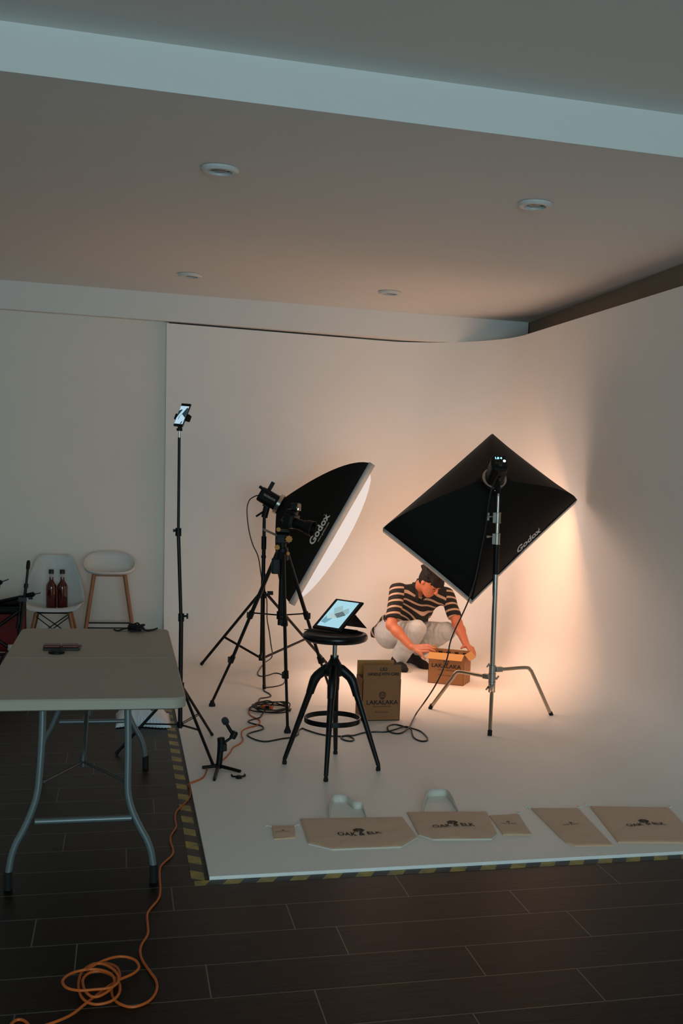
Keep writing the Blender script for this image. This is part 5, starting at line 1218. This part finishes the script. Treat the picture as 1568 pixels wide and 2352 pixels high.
thR = [A_(Q(*p)) for p in ((955, 1494, 8.27), (967, 1503, 8.20), (976, 1513, 8.165))]
hand(B, wrR, None, kR, mR, tR, thR, (0.25, -0.55, 0.8))
kL = [A_(Q(*p)) for p in ((1075, 1490, 8.275), (1079, 1489, 8.29), (1083, 1488.5, 8.31), (1086, 1489, 8.33))]
mL = [A_(Q(*p)) for p in ((1079, 1497, 8.215), (1083, 1497.5, 8.23), (1087, 1498, 8.25), (1090, 1498, 8.28))]
tL = [A_(Q(*p)) for p in ((1082, 1504, 8.175), (1086, 1506, 8.18), (1089.5, 1506.5, 8.20), (1091.5, 1505, 8.235))]
thL = [A_(Q(*p)) for p in ((1068, 1484, 8.36), (1062, 1486, 8.30), (1059, 1489, 8.25))]
hand(B, wrL, None, kL, mL, tL, thL, (0.9, -0.3, 0.3))
def skin_material():
    m = mat('skin', '#ae6443', 0.5, noise=0.07, nscale=25)
    b = m.node_tree.nodes['Principled BSDF']; b.inputs['Subsurface Weight'].default_value = 0.12; b.inputs['Subsurface Radius'].default_value = (0.01, 0.004, 0.002)
    return m
body = organic('person', B, skin_material(), None, base, smooth=1)
tag(body, 'crouching man in striped polo, pale jeans and black socks, unpacking a carton', 'person')
# ---- trousers
denim = mat('pale_denim', '#aeb0ae', 0.85, noise=0.09, nscale=35, bump=0.10, bscale=500)
T = Field(lo, hi, 0.0055)
T.cap(hipR, hipL, 0.112, k=0.05)
for hp, kn, an, fl_ in ((hipR, kneeR, ankR, 0.086), (hipL, kneeL, ankL, 0.078)):
    T.cap(hp, kn, 0.100, 0.076, k=0.04); T.cap(kn, kn + (an - kn) * 0.9, 0.074, fl_ - 0.012, k=0.025)
    T.cap(kn + (an - kn) * 0.2, kn + (an - kn) * 0.55, 0.074, 0.070, k=0.03)
T.cap(hipC - F_ * 0.05 + A_((0, 0, -0.05)), hipC - F_ * 0.03, 0.10, k=0.05)
for kn, hp, an in ((kneeR, hipR, ankR), (kneeL, hipL, ankL)):     # folds in the cloth round the bent knee
    th = nrm(kn - hp); cd = nrm(A_((0, 0, CAMH)) - kn); pp = nrm(cd - th * (cd @ th)); sd_ = np.cross(th, pp)
    for q, lift, a0, a1 in ((0.62, 0.068, -0.06, 0.05), (0.74, 0.068, -0.07, 0.03), (0.86, 0.060, -0.06, 0.045)):
        c = hp + (kn - hp) * q
        T.cap(c + pp * lift * 1.03 + sd_ * a0 + th * 0.02, c + pp * (lift * 1.12) + sd_ * (a0 + a1) * 0.5, 0.006, 0.014, k=0.016)
        T.cap(c + pp * (lift * 1.12) + sd_ * (a0 + a1) * 0.5, c + pp * lift + sd_ * a1 - th * 0.015, 0.014, 0.005, k=0.016)
    mk = kn + (an - kn) * 0.35; sh_ = nrm(an - kn); p2 = nrm(cd - sh_ * (cd @ sh_)); s2 = np.cross(sh_, p2)
    T.cap(mk + p2 * 0.068 - s2 * 0.05, mk + p2 * 0.072 + s2 * 0.035 + sh_ * 0.05, 0.006, 0.009, k=0.016)
T.bump(0.0020, 55, 3)
for kn, an in ((kneeR, ankR), (kneeL, ankL)):
    d = nrm(an - kn); c = kn + (an - kn) * 0.86; T.cut(c, d, (c + d * 0.07 - 0.085, c + d * 0.07 + 0.085))
organic('jeans', T, denim, body, base, smooth=1)
# ---- socks
sock_m = mat('black_sock', '#0c0a0a', 0.9, noise=0.15, nscale=90)
for kn, an, to in ((kneeR, ankR, toeR), (kneeL, ankL, toeL)):
    S = Field(np.minimum(np.minimum(an, to), kn) - 0.10, np.maximum(np.maximum(an, to), kn) + 0.10, 0.005)
    d = nrm((to - an) * A_((1, 1, 0))); heel = an - d * 0.045 + A_((0, 0, -0.045)); ball = to - d * 0.055; ball[2] = 0.030
    S.cap(an, heel, 0.041, 0.034, k=0.025).cap(heel, ball, 0.031, 0.029, k=0.025).cap(an, ball, 0.042, 0.029, k=0.025).cap(an, an + (kn - an) * 0.34, 0.046, 0.049, k=0.02)
    sdv = np.cross(d, A_((0, 0, 1))); S.cap(ball - sdv * 0.016, to - sdv * 0.013 + d * 0.006, 0.031, 0.024, k=0.02).cap(ball + sdv * 0.016, to + sdv * 0.013 - d * 0.006, 0.030, 0.023, k=0.02)
    k2 = an + (kn - an) * 0.26; S.cut(k2, nrm(kn - an), (k2 + nrm(kn - an) * 0.085 - 0.085, k2 + nrm(kn - an) * 0.085 + 0.085)); S.cut((0, 0, 0.0015), (0, 0, -1))
    organic('sock', S, sock_m, body, base, smooth=1)
# ---- polo shirt with woven stripes that follow torso and sleeves
def stripe_material():
    m = bpy.data.materials.new('striped_knit'); m.use_nodes = True; nt = m.node_tree; N = nt.nodes; L = nt.links; b = N['Principled BSDF']; b.inputs['Roughness'].default_value = 0.9
    at = N.new('ShaderNodeAttribute'); at.attribute_name = 'stripe'
    at2 = N.new('ShaderNodeAttribute'); at2.attribute_name = 'sleeve_stripe'; at3 = N.new('ShaderNodeAttribute'); at3.attribute_name = 'sleeve'
    gt = N.new('ShaderNodeMath'); gt.operation = 'GREATER_THAN'; L.new(at3.outputs['Fac'], gt.inputs[0]); gt.inputs[1].default_value = 0.0
    sel = N.new('ShaderNodeMix'); sel.data_type = 'FLOAT'; L.new(gt.outputs[0], sel.inputs[0]); L.new(at.outputs['Fac'], sel.inputs[2]); L.new(at2.outputs['Fac'], sel.inputs[3])
    d = N.new('ShaderNodeMath'); d.operation = 'DIVIDE'; L.new(sel.outputs[0], d.inputs[0]); d.inputs[1].default_value = 0.0535
    f = N.new('ShaderNodeMath'); f.operation = 'FRACT'; L.new(d.outputs[0], f.inputs[0])
    l = N.new('ShaderNodeMath'); l.operation = 'LESS_THAN'; L.new(f.outputs[0], l.inputs[0]); l.inputs[1].default_value = 0.31
    n = N.new('ShaderNodeTexNoise'); n.inputs['Scale'].default_value = 400; tc = N.new('ShaderNodeTexCoord'); L.new(tc.outputs['Object'], n.inputs['Vector'])
    bp = N.new('ShaderNodeBump'); bp.inputs['Strength'].default_value = 0.15; bp.inputs['Distance'].default_value = 0.004; L.new(n.outputs['Fac'], bp.inputs['Height']); L.new(bp.outputs[0], b.inputs['Normal'])
    mx = N.new('ShaderNodeMix'); mx.data_type = 'RGBA'; L.new(l.outputs[0], mx.inputs[0]); mx.inputs[6].default_value = rgb('#0d0a09'); mx.inputs[7].default_value = rgb('#a88a72'); L.new(mx.outputs[2], b.inputs['Base Color'])
    return m
H = Field(lo, hi, 0.0050)
torso(H, 0.010)
slR, slL = shR + (elR - shR) * 0.80, shL + (elL - shL) * 0.74
H.cap(shR, slR, 0.062, 0.061, k=0.03).cap(shL, slL, 0.061, 0.058, k=0.03)
tail = hipC - F_ * 0.125 + Rt * 0.05 + A_((0, 0, -0.02))
H.cap(hipC - F_ * 0.05 + A_((0, 0, 0.05)), tail, 0.105, 0.075, k=0.04)
H.cap(hipC + F_ * 0.02 + A_((0, 0, .06)), chest + chf * 0.01, 0.105, 0.115, k=0.04)
H.cap(chest + shx * 0.05, Q(962, 1424, 8.74), 0.10, 0.078, k=0.05)
H.bump(0.0028, 30, 8)
for s_, e, sl_ in ((shR, elR, slR), (shL, elL, slL)):
    d = nrm(e - s_); H.cut(sl_ + d * 0.012, d, (sl_ + d * 0.08 - 0.095, sl_ + d * 0.08 + 0.095))
H.cut(hipC + A_((0, 0, -0.055)), (0, 0, -1)); fcut = hipC + F_ * 0.105 + A_((0, 0, 0.0)); H.cut(fcut, nrm(F_ * 0.75 - spine * 0.65), (hipC + A_((-0.06, -0.42, -0.15)), hipC + A_((0.45, 0.12, 0.13))))
H.cap(neck + UH * 0.03, neck - spine * 0.005 + chf * 0.02, 0.060, 0.056, k=0.01, sub=True)      # neck opening
H.cap(neck + chf * 0.06 - spine * 0.0, neck + chf * 0.115 - spine * 0.085, 0.034, 0.012, k=0.008, sub=True)   # open placket
def stripes(V):
    tq = (V - hipC) @ spine + 0.006 * np.sin(V[:, 0] * 30)
    best = np.full(len(V), -1.0); sl = np.zeros(len(V))
    for s_, e in ((shR, elR), (shL, elL)):
        ab = e - s_; L_ = np.linalg.norm(ab); t = ((V - s_) @ ab) / L_ ** 2; c = s_ + np.clip(t, 0, 1.1)[:, None] * ab; dd = np.linalg.norm(V - c, axis=1)
        inner = (V - s_) @ (shx if s_ is shR else -shx)
        a_ = np.minimum(np.minimum(0.095 - dd, (t + 0.30) * L_), 0.030 - inner + 0.02 * np.clip(t, 0, 1))
        b_ = np.minimum(np.minimum(0.085 - dd, (t - 0.45) * L_), 0.06 - inner)
        m_ = np.maximum(a_, b_); u_ = m_ > best
        sl = np.where(u_, t * L_ + 0.012 + 0.25 * inner, sl); best = np.maximum(best, m_)
    return dict(stripe=tq, sleeve_stripe=sl, sleeve=best)
organic('polo_shirt', H, stripe_material(), body, base, smooth=1, attr=stripes)
# collar: two flat dark wings
K = Field(neck - 0.17, neck + 0.17, 0.0042)
cb_ = neck - chf * 0.035 + spine * 0.012 + UH * 0.01
for sg, out_ in ((-1, -shx), (1, shx)):
    p1 = neck + out_ * 0.062 + spine * 0.006; p2 = neck + chf * 0.085 + out_ * 0.034 - spine * 0.045; p3 = neck + chf * 0.105 + out_ * 0.012 - spine * 0.085
    K.cap(cb_ + out_ * 0.03, p1, 0.024, 0.024, k=0.008, w=nrm(p1 - neck), s=0.35); K.cap(p1, p2, 0.025, 0.021, k=0.008, w=nrm(out_ + chf * 0.7), s=0.35); K.cap(p2, p3, 0.016, 0.010, k=0.008, w=chf, s=0.4)
organic('collar', K, mat('dark_collar', '#0e0b0a', 0.9, noise=0.1), body, base, smooth=1, islands=True)
# ---- hair: dark, short at the sides, fringe falling over the forehead
hair_m = mat('dark_hair', '#0a0503', 0.7, noise=0.3, nscale=160, bump=0.25, bscale=200, spec=0.25)
G = Field(headC - 0.18, headC + 0.18, 0.0040)
G.ell(headC + UH * 0.036 - FH * 0.016, (RH, FH, UH), (0.087, 0.104, 0.103), k=0.02)
G.ell(headC - FH * 0.045 - UH * 0.005, (RH, FH, UH), (0.080, 0.062, 0.075), k=0.02)
G.cut(headC + FH * 0.048 + UH * 0.034, nrm(FH * 1.0 - UH * 0.75), (headC - 0.2, headC + 0.2))
G.cut(headC - UH * 0.062, -UH)
for sg in (-1, 1):
    G.ell(headC - UH * 0.042 + FH * 0.052 + RH * sg * 0.07, (RH, FH, UH), (0.075, 0.072, 0.062), k=0.006, sub=True)
rg = np.random.default_rng(4)
for i in range(26):        # fringe and crown locks
    u = -0.062 + 0.124 * i / 25; a = headC + RH * u + FH * 0.052 + UH * (0.098 - 9 * u * u)
    side = -0.022 if i % 2 else 0.016
    b_ = headC + RH * (u + side + 0.012) + FH * (0.094 - 5.5 * u * u) + UH * (0.030 + 0.016 * rg.random() - (0.014 if 6 < i < 17 else 0))
    G.cap(a, b_, 0.012, 0.0055, k=0.008)
for i in range(34):
    d = rg.normal(size=3); d /= np.linalg.norm(d); d = d + UH * 0.55 - FH * 0.35; d /= np.linalg.norm(d); p = headC + UH * 0.036 - FH * 0.016 + (RH * (d @ RH) * 0.087 + FH * (d @ FH) * 0.104 + UH * (d @ UH) * 0.103)
    t_ = np.cross(d, rg.normal(size=3)); t_ = t_ / np.linalg.norm(t_) * 0.03 + FH * 0.02; G.cap(p - t_, p + t_, 0.009, 0.006, k=0.010)
organic('hair', G, hair_m, body, base, smooth=1)
for sg in (-1, 1):
    e = Field(headC + FH * 0.085 + UH * 0.03 + RH * sg * 0.032 - 0.05, headC + FH * 0.085 + UH * 0.03 + RH * sg * 0.032 + 0.05, 0.003)
    e.cap(headC + FH * 0.0965 + UH * 0.0245 + RH * 0.014 * sg, headC + FH * 0.092 + UH * 0.030 + RH * 0.034 * sg, 0.0048, 0.0046, k=0.004).cap(headC + FH * 0.092 + UH * 0.030 + RH * 0.034 * sg, headC + FH * 0.082 + UH * 0.026 + RH * 0.050 * sg, 0.0046, 0.0035, k=0.004)
    organic('eyebrow', e, hair_m, body, base, smooth=0)
    l = Field(headC + FH * 0.09 + RH * sg * 0.031 - 0.04, headC + FH * 0.09 + RH * sg * 0.031 + 0.04, 0.0025)
    l.cap(headC + FH * 0.0925 + UH * 0.003 + RH * 0.021 * sg, headC + FH * 0.088 + UH * 0.002 + RH * 0.042 * sg, 0.0028, 0.0026, k=0.003)
    organic('eyelashes', l, hair_m, body, base, smooth=0)
